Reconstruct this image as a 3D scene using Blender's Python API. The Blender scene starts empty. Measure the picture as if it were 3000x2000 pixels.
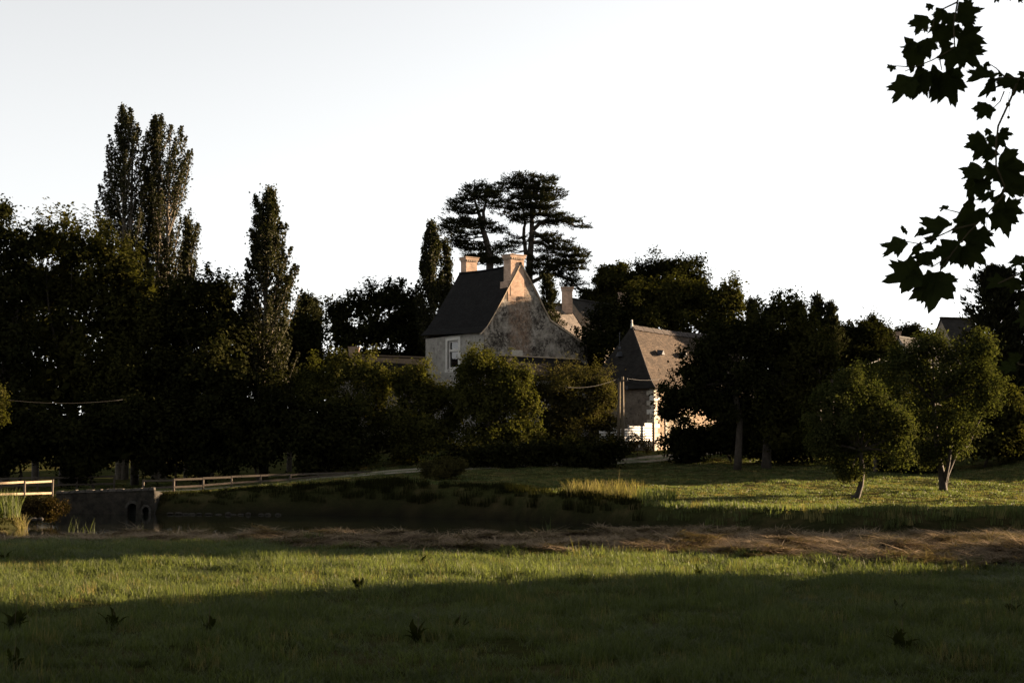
import bpy, math, random
import numpy as np
from mathutils import Vector, Matrix

# ------------------------------------------------------------------ camera, sky, sun, exposure
SC = bpy.context.scene
COL = SC.collection
FPX = 4167.0                      # focal length in pixels of the 3000 px wide photograph
EYE = 1.85
PITCH = math.atan(340 / FPX)
SUN_EL = math.radians(9.0)
SUN_AZ = math.radians(24.0)       # sun stands to the right (+x) and this much towards +y (ahead)

cam = bpy.data.cameras.new('camera')
camo = bpy.data.objects.new('camera', cam)
COL.objects.link(camo)
cam.sensor_width = 36.0
cam.lens = 36.0 * FPX / 3000
cam.clip_start = 0.1
cam.clip_end = 6000
camo.location = (0, 0, EYE)
camo.rotation_euler = (math.pi / 2 + PITCH, 0, 0)
cam.dof.use_dof = True
cam.dof.focus_distance = 60
cam.dof.aperture_fstop = 13
SC.camera = camo

world = bpy.data.worlds.new('World')
SC.world = world
world.use_nodes = True
wn = world.node_tree.nodes
wl = world.node_tree.links
sky = wn.new('ShaderNodeTexSky')
sky.sky_type = 'NISHITA'
sky.sun_disc = False
sky.sun_elevation = SUN_EL
sky.sun_rotation = math.radians(90) - SUN_AZ
sky.altitude = 50
sky.air_density = 1.0
sky.dust_density = 0.3
sky.ozone_density = 1.0
hsv = wn.new('ShaderNodeHueSaturation')      # thin high cloud: a paler, milky sky everywhere
hsv.inputs['Saturation'].default_value = 0.08
hsv.inputs['Value'].default_value = 0.75
wl.new(sky.outputs['Color'], hsv.inputs['Color'])
wl.new(hsv.outputs['Color'], wn['Background'].inputs['Color'])
wn['Background'].inputs['Strength'].default_value = 0.05

sun = bpy.data.lights.new('sun', 'SUN')
suno = bpy.data.objects.new('sun', sun)
COL.objects.link(suno)
sun.energy = 5.0
sun.angle = math.radians(0.5)
sun.color = (1.0, 0.72, 0.46)
SDIR = Vector((math.cos(SUN_EL) * math.cos(SUN_AZ), math.cos(SUN_EL) * math.sin(SUN_AZ), math.sin(SUN_EL)))
suno.rotation_euler = SDIR.to_track_quat('Z', 'Y').to_euler()
suno.location = SDIR * 300

vs = SC.view_settings
vs.view_transform = 'Standard'
vs.look = 'None'
vs.gamma = 1.0
vs.use_curve_mapping = False
vs.exposure = 3.13
SC.render.engine = 'CYCLES'
SC.cycles.max_bounces = 5
SC.cycles.diffuse_bounces = 2
SC.cycles.glossy_bounces = 2
SC.cycles.transmission_bounces = 3
SC.cycles.transparent_max_bounces = 4
SC.cycles.caustics_reflective = False
SC.cycles.caustics_refractive = False

# ------------------------------------------------------------------ helpers
RNG = np.random.default_rng(7)
CP, SP = math.cos(PITCH), math.sin(PITCH)


def ray(px, py):
    """direction of a photograph pixel (3000 x 2000 frame), scaled to y = 1"""
    a, b = (px - 1500) / FPX, -(py - 1000) / FPX
    y = CP - b * SP
    return Vector((a / y, 1.0, (SP + b * CP) / y))


def P(px, py, d):
    r = ray(px, py)
    return Vector((r.x * d, d, EYE + r.z * d))


def on_plane(px, py, o, n):
    r = ray(px, py)
    e = Vector((0, 0, EYE))
    t = (o - e).dot(n) / r.dot(n)
    return e + r * t


def srt(m):
    return m


def lerp(a, b, t):
    return a + (b - a) * t


def vnoise(x, y, seed=0):
    x = np.asarray(x, float)
    y = np.asarray(y, float)
    xi, yi = np.floor(x), np.floor(y)
    fx, fy = x - xi, y - yi
    fx, fy = fx * fx * (3 - 2 * fx), fy * fy * (3 - 2 * fy)

    def h(a, b):
        v = np.sin(a * 127.1 + b * 311.7 + seed * 74.7) * 43758.5453
        return v - np.floor(v)
    return lerp(lerp(h(xi, yi), h(xi + 1, yi), fx), lerp(h(xi, yi + 1), h(xi + 1, yi + 1), fx), fy)


def sstep(a, b, x):
    t = np.clip((np.asarray(x, float) - a) / (b - a), 0, 1)
    return t * t * (3 - 2 * t)


def tag(o, label=None, cat=None, group=None, kind=None):
    if label:
        o['label'] = label
    if cat:
        o['category'] = cat
    if group:
        o['group'] = group
    if kind:
        o['kind'] = kind
    return o


def empty(name, loc, label, cat, group=None):
    o = bpy.data.objects.new(name, None)
    COL.objects.link(o)
    o.location = loc
    return tag(o, label, cat, group)


def link(name, me, parent=None, mat=None):
    o = bpy.data.objects.new(name, me)
    COL.objects.link(o)
    if parent is not None:
        o.parent = parent
        loc = Vector((0, 0, 0))
        p = parent
        while p is not None:
            loc += p.location
            p = p.parent
        o.location = -loc          # meshes are written in world coordinates
    if mat is not None and len(me.materials) == 0:
        me.materials.append(mat)
    return o


class MB:
    """collects polygons for one mesh"""

    def __init__(self):
        self.v, self.f, self.uv = [], [], []

    def poly(self, pts, uv=None):
        n = len(self.v)
        self.v += [tuple(p) for p in pts]
        self.f.append(tuple(range(n, n + len(pts))))
        self.uv += list(uv) if uv else [(0, 0)] * len(pts)

    def box8(self, c):
        """c: 8 corners, bottom ring 0-3 then top ring 4-7"""
        for q in ((3, 2, 1, 0), (4, 5, 6, 7), (0, 1, 5, 4), (1, 2, 6, 5), (2, 3, 7, 6), (3, 0, 4, 7)):
            self.poly([c[i] for i in q])

    def box(self, o, ax, ay, az):
        """box with corner o and edge vectors"""
        o, ax, ay, az = Vector(o), Vector(ax), Vector(ay), Vector(az)
        b = [o, o + ax, o + ax + ay, o + ay]
        self.box8(b + [p + az for p in b])

    def tube(self, pts, rad, n=7, cap=True):
        pts = [Vector(p) for p in pts]
        rings = []
        for i, p in enumerate(pts):
            d = (pts[min(i + 1, len(pts) - 1)] - pts[max(i - 1, 0)]).normalized()
            u = d.cross(Vector((0.31, 0.95, 0.05))).normalized()
            w = d.cross(u)
            r = rad[i] if hasattr(rad, '__len__') else rad
            k = len(self.v)
            for j in range(n):
                a = 2 * math.pi * j / n
                self.v.append(tuple(p + (u * math.cos(a) + w * math.sin(a)) * r))
            rings.append(k)
        for a, b in zip(rings[:-1], rings[1:]):
            for j in range(n):
                j2 = (j + 1) % n
                self.f.append((a + j, a + j2, b + j2, b + j))
                self.uv += [(0, 0)] * 4
        if cap:
            for k, rev in ((rings[0], True), (rings[-1], False)):
                q = list(range(k, k + n))
                self.f.append(tuple(q[::-1] if rev else q))
                self.uv += [(0, 0)] * n

    def mesh(self, name, mat=None, smooth=False):
        me = bpy.data.meshes.new(name)
        me.from_pydata(self.v, [], self.f)
        uvl = me.uv_layers.new(name='UVMap')
        uvl.data.foreach_set('uv', np.asarray(self.uv, 'f').ravel())
        if mat:
            me.materials.append(mat)
        if smooth:
            me.polygons.foreach_set('use_smooth', [True] * len(me.polygons))
        return me

    def build(self, name, mat, parent=None, smooth=False):
        return link(name, self.mesh(name, mat, smooth), parent)


def quad_mesh(name, V, mat, rnd=None):
    """V: (n,4,3) numpy quads; every quad is a leaf"""
    n = len(V)
    me = bpy.data.meshes.new(name)
    me.vertices.add(n * 4)
    me.vertices.foreach_set('co', np.ascontiguousarray(V, 'f').ravel())
    me.loops.add(n * 4)
    me.loops.foreach_set('vertex_index', np.arange(n * 4, dtype='i'))
    me.polygons.add(n)
    me.polygons.foreach_set('loop_start', np.arange(0, n * 4, 4, dtype='i'))
    a = me.attributes.new('rnd', 'FLOAT', 'FACE')
    a.data.foreach_set('value', (RNG.random(n) if rnd is None else rnd).astype('f'))
    me.materials.append(mat)
    me.update(calc_edges=True)
    return me


def unit(v):
    return v / np.maximum(np.linalg.norm(v, axis=-1, keepdims=True), 1e-9)


def leaves(C, size, aspect=0.55, up=0.0, fold=0.15, axis=None, axis_w=0.0, bias=None, bias_w=0.0):
    """diamond leaves at centres C"""
    n = len(C)
    a = RNG.normal(size=(n, 3))
    if axis is not None:
        a = a * (1 - axis_w) + axis * axis_w * 1.7
    a = unit(a)
    r = RNG.normal(size=(n, 3))
    r[:, 2] += 0
    nrm = unit(np.cross(a, r))
    if bias is not None:
        nrm = np.where(np.sum(nrm * bias, 1, keepdims=True) < 0, -nrm, nrm)
        nrm = unit(nrm * (1 - bias_w) + bias * bias_w)
    b = unit(np.cross(nrm, a))
    a = np.cross(b, nrm)
    nrm = np.cross(a, b)
    s = size * (0.6 + 0.8 * RNG.random((n, 1)))
    a, b, nn = a * s * 0.5, b * s * 0.5 * aspect, nrm * s * fold
    return np.stack([C - a, C + b + nn - a * 0.15, C + a, C - b + nn - a * 0.15], axis=1)


# ------------------------------------------------------------------ materials
def new_mat(name):
    m = bpy.data.materials.new(name)
    m.use_nodes = True
    nt = m.node_tree
    return m, nt, nt.nodes['Principled BSDF'], nt.nodes['Material Output']


def N(nt, t, **kw):
    n = nt.nodes.new(t)
    for k, v in kw.items():
        if k in n.inputs:
            n.inputs[k].default_value = v
        else:
            setattr(n, k, v)
    return n


def ramp(nt, src, stops):
    r = nt.nodes.new('ShaderNodeValToRGB')
    e = r.color_ramp.elements
    while len(e) < len(stops):
        e.new(0.5)
    for q, (p, c) in zip(e, stops):
        q.position = p
        q.color = (*c, 1) if len(c) == 3 else c
    nt.links.new(src, r.inputs['Fac'])
    return r.outputs['Color']


def mixc(nt, fac, a, b, blend='MIX'):
    m = nt.nodes.new('ShaderNodeMix')
    m.data_type = 'RGBA'
    m.blend_type = blend
    for s, v in ((m.inputs[0], fac), (m.inputs[6], a), (m.inputs[7], b)):
        if isinstance(v, (int, float)):
            s.default_value = v
        elif isinstance(v, tuple):
            s.default_value = (*v, 1)
        else:
            nt.links.new(v, s)
    return m.outputs[2]


def noise(nt, scale, detail=4, rough=0.6, vec=None, dist=0.0):
    n = N(nt, 'ShaderNodeTexNoise', Scale=scale, Detail=detail, Roughness=rough, Distortion=dist)
    if vec is None:
        g = nt.nodes.new('ShaderNodeNewGeometry')
        vec = g.outputs['Position']
    nt.links.new(vec, n.inputs['Vector'])
    return n.outputs['Fac']


def bump(nt, b, h, strength=0.4, dist=0.02):
    n = N(nt, 'ShaderNodeBump', Strength=strength, Distance=dist)
    nt.links.new(h, n.inputs['Height'])
    nt.links.new(n.outputs['Normal'], b.inputs['Normal'])


def leaf_mat(name, c1, c2, trans=0.35, tcol=None, rough=0.7, spec=0.0):
    m, nt, b, out = new_mat(name)
    at = N(nt, 'ShaderNodeAttribute', attribute_name='rnd')
    n1 = noise(nt, 0.7, 2)
    f = N(nt, 'ShaderNodeMath', operation='MULTIPLY')
    nt.links.new(at.outputs['Fac'], f.inputs[0])
    nt.links.new(n1, f.inputs[1])
    f2 = N(nt, 'ShaderNodeMath', operation='MULTIPLY')
    nt.links.new(f.outputs[0], f2.inputs[0])
    f2.inputs[1].default_value = 1.7
    c = mixc(nt, f2.outputs[0], c1, c2)
    nt.links.new(c, b.inputs['Base Color'])
    b.inputs['Roughness'].default_value = rough
    b.inputs['Specular IOR Level'].default_value = spec
    t = nt.nodes.new('ShaderNodeBsdfTranslucent')
    if tcol:
        t.inputs['Color'].default_value = (*tcol, 1)
    else:
        nt.links.new(mixc(nt, 1.0, c, (1.2, 1.3, 0.6), 'MULTIPLY'), t.inputs['Color'])
    mx = N(nt, 'ShaderNodeMixShader', Fac=trans)
    nt.links.new(b.outputs[0], mx.inputs[1])
    nt.links.new(t.outputs[0], mx.inputs[2])
    nt.links.new(mx.outputs[0], out.inputs['Surface'])
    return m


M = {}
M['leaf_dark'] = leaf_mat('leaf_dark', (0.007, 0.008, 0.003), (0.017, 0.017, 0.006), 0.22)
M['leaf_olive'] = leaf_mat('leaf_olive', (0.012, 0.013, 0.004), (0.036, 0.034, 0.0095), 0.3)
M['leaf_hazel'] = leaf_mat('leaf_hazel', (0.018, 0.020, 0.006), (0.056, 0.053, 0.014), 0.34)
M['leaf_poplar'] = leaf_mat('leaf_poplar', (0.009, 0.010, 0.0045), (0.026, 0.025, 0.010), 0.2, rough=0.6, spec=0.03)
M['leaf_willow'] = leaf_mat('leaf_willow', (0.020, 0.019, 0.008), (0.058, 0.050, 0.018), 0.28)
M['needle'] = leaf_mat('needle', (0.011, 0.012, 0.006), (0.02, 0.02, 0.009), 0.1)
M['leaf_plane'] = leaf_mat('leaf_plane', (0.02, 0.026, 0.008), (0.03, 0.034, 0.01), 0.12, tcol=(0.05, 0.06, 0.01), rough=0.5)
M['leaf_rust'] = leaf_mat('leaf_rust', (0.03, 0.021, 0.009), (0.07, 0.048, 0.018), 0.3)
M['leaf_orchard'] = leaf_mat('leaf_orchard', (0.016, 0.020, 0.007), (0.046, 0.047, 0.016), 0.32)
M['blade'] = leaf_mat('blade', (0.034, 0.043, 0.016), (0.088, 0.101, 0.041), 0.50, rough=0.5, spec=.1)
M['blade_dry'] = leaf_mat('blade_dry', (0.09, 0.078, 0.034), (0.18, 0.15, 0.07), 0.3)
M['straw'] = leaf_mat('straw', (0.088, 0.067, 0.045), (0.22, 0.168, 0.115), 0.15, rough=0.6)


def simple(name, c1, c2, scale=3, rough=0.8, bumps=0.4, detail=5, bd=0.02):
    m, nt, b, out = new_mat(name)
    n = noise(nt, scale, detail, 0.65)
    nt.links.new(ramp(nt, n, [(0.3, c1), (0.7, c2)]), b.inputs['Base Color'])
    b.inputs['Roughness'].default_value = rough
    b.inputs['Specular IOR Level'].default_value = 0.2
    if bumps:
        bump(nt, b, noise(nt, scale * 3, 4), bumps, bd)
    return m


M['bark'] = simple('bark', (0.016, 0.013, 0.010), (0.045, 0.036, 0.027), 6, 0.9, 0.8, 5, 0.04)
M['bark_pale'] = simple('bark_pale', (0.06, 0.05, 0.04), (0.13, 0.11, 0.085), 5, 0.9, 0.6, 5, 0.03)
M['twig'] = simple('twig', (0.05, 0.04, 0.02), (0.09, 0.07, 0.04), 30, 0.8, 0)
M['wood'] = simple('wood', (0.085, 0.064, 0.04), (0.17, 0.128, 0.08), 7, 0.8, 0.3)
M['wood_dark'] = simple('wood_dark', (0.03, 0.024, 0.018), (0.06, 0.048, 0.036), 7, 0.85, 0.3)
M['pole_wood'] = simple('pole_wood', (0.05, 0.04, 0.027), (0.105, 0.082, 0.054), 5, 0.85, 0.3)
M['cable'] = simple('cable', (0.008, 0.007, 0.006), (0.014, 0.012, 0.010), 5, 0.6, 0)
M['white_paint'] = simple('white_paint', (0.42, 0.40, 0.37), (0.52, 0.50, 0.47), 4, 0.6, 0.1)
M['pale_stone'] = simple('pale_stone', (0.24, 0.215, 0.175), (0.36, 0.33, 0.28), 4, 0.9, 0.3)
M['white_stone'] = simple('white_stone', (0.38, 0.365, 0.33), (0.5, 0.48, 0.44), 4, 0.9, 0.2)
M['dark_stone'] = simple('dark_stone', (0.006, 0.0055, 0.0045), (0.032, 0.027, 0.02), 3, 0.95, 0.9, 8, 0.08)
M['coping'] = simple('coping', (0.014, 0.013, 0.011), (0.07, 0.062, 0.053), 6, 0.95, 0.6, 6, 0.03)
M['zinc'] = simple('zinc', (0.02, 0.021, 0.025), (0.04, 0.042, 0.047), 5, 0.7, 0.1)
M['black'] = simple('black', (0.01, 0.01, 0.01), (0.015, 0.015, 0.015), 5, 0.8, 0)
M['mortar'] = simple('mortar', (0.22, 0.17, 0.12), (0.36, 0.29, 0.21), 2.5, 0.95, 0.4)
M['fruit'] = simple('fruit', (0.05, 0.05, 0.02), (0.07, 0.06, 0.03), 60, 0.9, 0.5)
M['curtain'] = simple('curtain', (0.10, 0.035, 0.012), (0.16, 0.06, 0.02), 9, 0.9, 0)

# glass
m, nt, b, out = new_mat('glass')
b.inputs['Base Color'].default_value = (0.01, 0.01, 0.012, 1)
b.inputs['Roughness'].default_value = 0.04
b.inputs['Transmission Weight'].default_value = 0.6
M['glass'] = m


def plaster(name, pale, mid, dark, amount=0.5, brick_band=None):
    """old lime render, patchy with lichen; brick_band = (origin, dir, u0, u1, zmin, ztop)"""
    m, nt, b, out = new_mat(name)
    g = nt.nodes.new('ShaderNodeNewGeometry')
    pos = g.outputs['Position']
    base = ramp(nt, noise(nt, 1.6, 6, 0.7, pos), [(0.36, mid), (0.60, pale)])
    big = ramp(nt, noise(nt, 0.42, 6, 0.72, pos, 0.8), [(0.42, (0, 0, 0)), (0.56, (1, 1, 1))])
    fine = ramp(nt, noise(nt, 4.2, 9, 0.85, pos, 0.4), [(0.60 - 0.22 * amount, (0, 0, 0)), (0.74 - 0.2 * amount, (1, 1, 1))])
    mm = N(nt, 'ShaderNodeMath', operation='MULTIPLY')
    nt.links.new(fine, mm.inputs[0])
    ad = N(nt, 'ShaderNodeMath', operation='ADD')
    nt.links.new(big, ad.inputs[0])
    ad.inputs[1].default_value = 0.25
    nt.links.new(ad.outputs[0], mm.inputs[1])
    cl = N(nt, 'ShaderNodeMath', operation='MULTIPLY', use_clamp=True)
    nt.links.new(mm.outputs[0], cl.inputs[0])
    cl.inputs[1].default_value = 0.95 * min(1.0, amount + 0.35)
    c = mixc(nt, cl.outputs[0], base, dark)
    if brick_band:
        o, d, u0, u1, z0, z1 = brick_band
        sub = N(nt, 'ShaderNodeVectorMath', operation='SUBTRACT')
        nt.links.new(pos, sub.inputs[0])
        sub.inputs[1].default_value = o
        dot = N(nt, 'ShaderNodeVectorMath', operation='DOT_PRODUCT')
        nt.links.new(sub.outputs[0], dot.inputs[0])
        dot.inputs[1].default_value = d
        wob = noise(nt, 2.2, 5, 0.7, pos)
        mad = N(nt, 'ShaderNodeMath', operation='MULTIPLY_ADD')
        nt.links.new(wob, mad.inputs[0])
        mad.inputs[1].default_value = 0.7
        nt.links.new(dot.outputs['Value'], mad.inputs[2])
        def mr(src, a, bb):
            q = N(nt, 'ShaderNodeMapRange', interpolation_type='SMOOTHSTEP')
            q.inputs[1].default_value = a
            q.inputs[2].default_value = bb
            nt.links.new(src, q.inputs[0])
            return q.outputs[0]
        sep = nt.nodes.new('ShaderNodeSeparateXYZ')
        nt.links.new(pos, sep.inputs[0])
        wz = N(nt, 'ShaderNodeMath', operation='MULTIPLY_ADD')
        nt.links.new(wob, wz.inputs[0])
        wz.inputs[1].default_value = 3.0
        nt.links.new(sep.outputs['Z'], wz.inputs[2])
        f = mr(mad.outputs[0], u0 + 0.05, u0 + 0.65)
        for fac in (mr(mad.outputs[0], u1 + 0.85, u1 + 0.15), mr(wz.outputs[0], z0 + 1.3, z0 + 2.6)):
            q = N(nt, 'ShaderNodeMath', operation='MULTIPLY')
            nt.links.new(f, q.inputs[0])
            nt.links.new(fac, q.inputs[1])
            f = q.outputs[0]
        q = N(nt, 'ShaderNodeMath', operation='MULTIPLY')
        nt.links.new(f, q.inputs[0])
        nt.links.new(ramp(nt, noise(nt, 3.5, 6, 0.75, pos), [(0.38, (0.1,) * 3), (0.66, (.8,) * 3)]), q.inputs[1])
        bc = ramp(nt, noise(nt, 6, 5, 0.7, pos), [(0.3, (0.10, 0.062, 0.04)), (0.7, (0.27, 0.175, 0.115))])
        c = mixc(nt, q.outputs[0], c, bc)
    nt.links.new(c, b.inputs['Base Color'])
    b.inputs['Roughness'].default_value = 0.95
    b.inputs['Specular IOR Level'].default_value = 0.1
    bump(nt, b, noise(nt, 5, 9, 0.8, pos), 0.9, 0.10)
    return m


def tiles(name, c1, c2, mortar, w, h, lichen=None, rough=0.6, bs=0.5, msize=0.012):
    """slates, tiles or bricks on the UV (metres)"""
    m, nt, b, out = new_mat(name)
    uv = nt.nodes.new('ShaderNodeUVMap')
    br = N(nt, 'ShaderNodeTexBrick', Scale=1.0)
    br.inputs['Color1'].default_value = (*c1, 1)
    br.inputs['Color2'].default_value = (*c2, 1)
    br.inputs['Mortar'].default_value = (*mortar, 1)
    br.inputs['Mortar Size'].default_value = msize
    br.inputs['Brick Width'].default_value = w
    br.inputs['Row Height'].default_value = h
    nt.links.new(uv.outputs[0], br.inputs['Vector'])
    n = noise(nt, 1.3, 6, 0.7)
    c = mixc(nt, 1.0, br.outputs['Color'], ramp(nt, n, [(0.3, (0.55,) * 3), (0.7, (1.25,) * 3)]), 'MULTIPLY')
    if lichen:
        lc, lo, hi = lichen
        c = mixc(nt, ramp(nt, noise(nt, 2.4, 8, 0.8), [(lo, (0, 0, 0)), (hi, (1, 1, 1))]), c, lc)
    nt.links.new(c, b.inputs['Base Color'])
    b.inputs['Roughness'].default_value = rough
    b.inputs['Specular IOR Level'].default_value = 0.08
    bump(nt, b, br.outputs['Fac'], -bs, 0.01)
    return m


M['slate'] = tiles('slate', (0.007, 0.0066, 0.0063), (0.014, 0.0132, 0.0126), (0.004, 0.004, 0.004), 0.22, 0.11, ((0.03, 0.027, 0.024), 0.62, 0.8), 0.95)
M['slate_old'] = tiles('slate_old', (0.036, 0.026, 0.019), (0.072, 0.052, 0.037), (0.018, 0.014, 0.010), 0.22, 0.12, ((0.13, 0.10, 0.072), 0.58, 0.72), 0.85)
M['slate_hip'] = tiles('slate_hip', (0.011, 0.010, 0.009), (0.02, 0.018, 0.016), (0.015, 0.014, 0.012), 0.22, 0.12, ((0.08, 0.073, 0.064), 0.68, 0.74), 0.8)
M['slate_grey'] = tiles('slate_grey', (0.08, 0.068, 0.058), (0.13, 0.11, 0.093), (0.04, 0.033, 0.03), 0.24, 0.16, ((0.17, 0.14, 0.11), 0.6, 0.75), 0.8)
M['brick'] = tiles('brick', (0.27, 0.17, 0.115), (0.38, 0.25, 0.18), (0.34, 0.265, 0.20), 0.23, 0.075, ((0.18, 0.13, 0.09), 0.58, 0.8), 0.9)

# ground: turf, bare soil under the trees, straw under the hay, mud round the pond
m, nt, b, out = new_mat('ground_turf')
n1 = noise(nt, 0.5, 6, 0.7)
n2 = noise(nt, 9, 5, 0.7)
turf = ramp(nt, n2, [(0.25, (0.012, 0.014, 0.005)), (0.75, (0.036, 0.038, 0.013))])
turf = mixc(nt, ramp(nt, n1, [(0.5, (0, 0, 0)), (0.75, (1, 1, 1))]), turf, (0.07, 0.054, 0.025))
ah = N(nt, 'ShaderNodeAttribute', attribute_name='hay')
strw = ramp(nt, noise(nt, 14, 6, 0.8), [(0.3, (0.014, 0.010, 0.007)), (0.7, (0.06, 0.043, 0.027))])
c = mixc(nt, ah.outputs['Fac'], turf, strw)
am = N(nt, 'ShaderNodeAttribute', attribute_name='mud')
c = mixc(nt, am.outputs['Fac'], c, (0.008, 0.007, 0.005))
nt.links.new(c, b.inputs['Base Color'])
b.inputs['Roughness'].default_value = 1
b.inputs['Specular IOR Level'].default_value = 0.0
bump(nt, b, n2, 0.8, 0.06)
M['ground'] = m

m, nt, b, out = new_mat('track_gravel')
uv = nt.nodes.new('ShaderNodeUVMap')
sp = nt.nodes.new('ShaderNodeSeparateXYZ')
nt.links.new(uv.outputs[0], sp.inputs[0])
wv = N(nt, 'ShaderNodeMath', operation='SUBTRACT')
nt.links.new(sp.outputs['X'], wv.inputs[0])
wv.inputs[1].default_value = 0.5
ab = N(nt, 'ShaderNodeMath', operation='ABSOLUTE')
nt.links.new(wv.outputs[0], ab.inputs[0])
tr = ramp(nt, ab.outputs[0], [(0.12, (0, 0, 0)), (0.2, (1, 1, 1)), (0.40, (1, 1, 1)), (0.5, (0, 0, 0))])
nz = noise(nt, 3, 6, 0.8)
c = mixc(nt, tr, (0.05, 0.055, 0.018), ramp(nt, nz, [(0.3, (0.08, 0.065, 0.045)), (0.7, (0.22, 0.185, 0.135))]))
nt.links.new(c, b.inputs['Base Color'])
b.inputs['Roughness'].default_value = 1
M['track'] = m

m, nt, b, out = new_mat('pond_water')
b.inputs['Base Color'].default_value = (0.006, 0.007, 0.005, 1)
b.inputs['Roughness'].default_value = 0.06
b.inputs['IOR'].default_value = 1.33
bump(nt, b, noise(nt, 1.4, 3), 0.05, 0.03)
M['water'] = m

# ------------------------------------------------------------------ terrain
HAYX = [-40, -13.3, -6.7, -3.7, 0, 3.4, 6.2, 8.8, 30]
HAYY = [38.0, 37, 35, 30.6, 28.8, 28.0, 25.2, 23.8, 22]


def far_bank(x):
    return np.interp(x, [-60, -20, -8, 0, 4, 8, 12, 60], [77, 75, 73, 68, 61, 54, 51, 50])


def in_pond(x, y):
    """1 inside the pond basin, 0 on land"""
    near = sstep(41.2, 43.6, y + 0.4 * np.sin(x * 0.7))
    fb = far_bank(x)
    far = 1 - sstep(fb - 0.3, fb + 2.6, y)
    xl = -19.5 - (np.clip(y, 45, 78) - 58) * 0.28
    left = sstep(xl - 1.6, xl + 0.3, x)
    return near * far * left


def hay_amount(x, y):
    nb = np.interp(x, HAYX, HAYY) + 0.7 * (vnoise(x * 1.1, y * 0.4, 5) - 0.5)
    return sstep(nb - 0.8, nb + 0.7, y) * (1 - sstep(42.2, 42.9, y))


def land(x, y):
    x = np.asarray(x, float)
    y = np.asarray(y, float)
    near = np.interp(y, [0, 28, 36, 42], [.02, -.06, -.34, -.68]) + 0.09 * (vnoise(x * 0.45, y * 0.35, 1) - 0.5) + 0.07 * (vnoise(x * 1.2, y * .8, 6) - .5)
    zf = np.interp(y, [45, 60, 65, 69, 86, 92, 100, 115, 150, 400, 3000], [-.15, -.1, .02, .24, 1.13, 1.5, 2.4, 3.0, 3.6, 5, 5])
    zl = -0.40 + 0.016 * (np.clip(y, 50, 120) - 66)
    sx = sstep(-22, -4, x)
    far = zf * sx + zl * (1 - sx) + 0.16 * (vnoise(x * 0.35, y * 0.3, 2) - 0.5)
    far = far + 2.2 * sstep(24, 40, x) * sstep(66, 84, y) + 6 * sstep(110, 190, y)
    return lerp(near, far, sstep(42, 47, y))


def H(x, y):
    x = np.asarray(x, float)
    y = np.asarray(y, float)
    z = land(x, y)
    hay = hay_amount(x, y)
    z = z + hay * (0.30 * vnoise(x * 1.1, y * 0.8, 3) ** 3 + 0.11 * vnoise(x * 4, y * 2.5, 4))
    return lerp(z, -1.75, in_pond(x, y))


def grid_axis(parts):
    out = []
    for a, b_, s in parts:
        out += list(np.arange(a, b_, s))
    out.append(parts[-1][1])
    return np.array(out)


xs = grid_axis([(-2500, -300, 220), (-300, -60, 20), (-60, -14, 1.0), (-14, 14, 0.25), (14, 60, 1.0), (60, 300, 20), (300, 2500, 220)])
ys = grid_axis([(-60, 8, 4), (8, 46, 0.25), (46, 130, 0.8), (130, 300, 12), (300, 3000, 150)])
GX, GY = np.meshgrid(xs, ys)
GZ = H(GX, GY)
me = bpy.data.meshes.new('meadow')
nx, ny = len(xs), len(ys)
idx = np.arange(nx * ny).reshape(ny, nx)
F = np.stack([idx[:-1, :-1], idx[:-1, 1:], idx[1:, 1:], idx[1:, :-1]], -1).reshape(-1, 4)
me.vertices.add(nx * ny)
me.vertices.foreach_set('co', np.stack([GX, GY, GZ], -1).astype('f').ravel())
me.loops.add(F.size)
me.loops.foreach_set('vertex_index', F.astype('i').ravel())
me.polygons.add(len(F))
me.polygons.foreach_set('loop_start', np.arange(0, F.size, 4, dtype='i'))
me.polygons.foreach_set('use_smooth', np.ones(len(F), bool))
for nm, arr in (('hay', hay_amount(GX, GY)), ('mud', np.clip(in_pond(GX, GY) * 1.5, 0, 1))):
    a = me.attributes.new(nm, 'FLOAT', 'POINT')
    a.data.foreach_set('value', arr.astype('f').ravel())
me.materials.append(M['ground'])
me.update(calc_edges=True)
tag(link('meadow', me), 'grassy ground of the meadow running up to the old house', kind='structure')

w = MB()
w.poly([(-60, 41, -1.1), (60, 41, -1.1), (60, 90, -1.1), (-60, 90, -1.1)])
tag(w.build('pond', M['water']), 'still dark pond between the hay and the far bank', kind='structure')

# the track past the barn to the bridge
TRK = [(19, 104), (13, 98), (8.3, 93), (0, 88.5), (-5, 86), (-9, 84.4), (-13, 82.6), (-20, 80.6), (-27, 79), (-40, 76)]
tk = MB()
pts = []
for (a, b_), (c_, d_) in zip(TRK[:-1], TRK[1:]):
    for k in range(8):
        pts.append(Vector((lerp(a, c_, k / 8), lerp(b_, d_, k / 8), 0)))
pts.append(Vector((*TRK[-1], 0)))
L0 = None
for i, p in enumerate(pts):
    d = (pts[min(i + 1, len(pts) - 1)] - pts[max(i - 1, 0)]).normalized()
    nrm = Vector((-d.y, d.x, 0))
    row = []
    for k in range(7):
        q = p + nrm * (k / 6 - 0.5) * 2.6
        row.append(Vector((q.x, q.y, float(H(q.x, q.y)) + 0.035)))
    if L0:
        for k in range(6):
            tk.poly([L0[k], L0[k + 1], row[k + 1], row[k]], [(k / 6, i - 1), ((k + 1) / 6, i - 1), ((k + 1) / 6, i), (k / 6, i)])
    L0 = row
tag(tk.build('path', M['track'], smooth=True), 'pale two-rut gravel track climbing to the barn', kind='structure')

# ------------------------------------------------------------------ buildings
UP = Vector((0, 0, 1))


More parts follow.
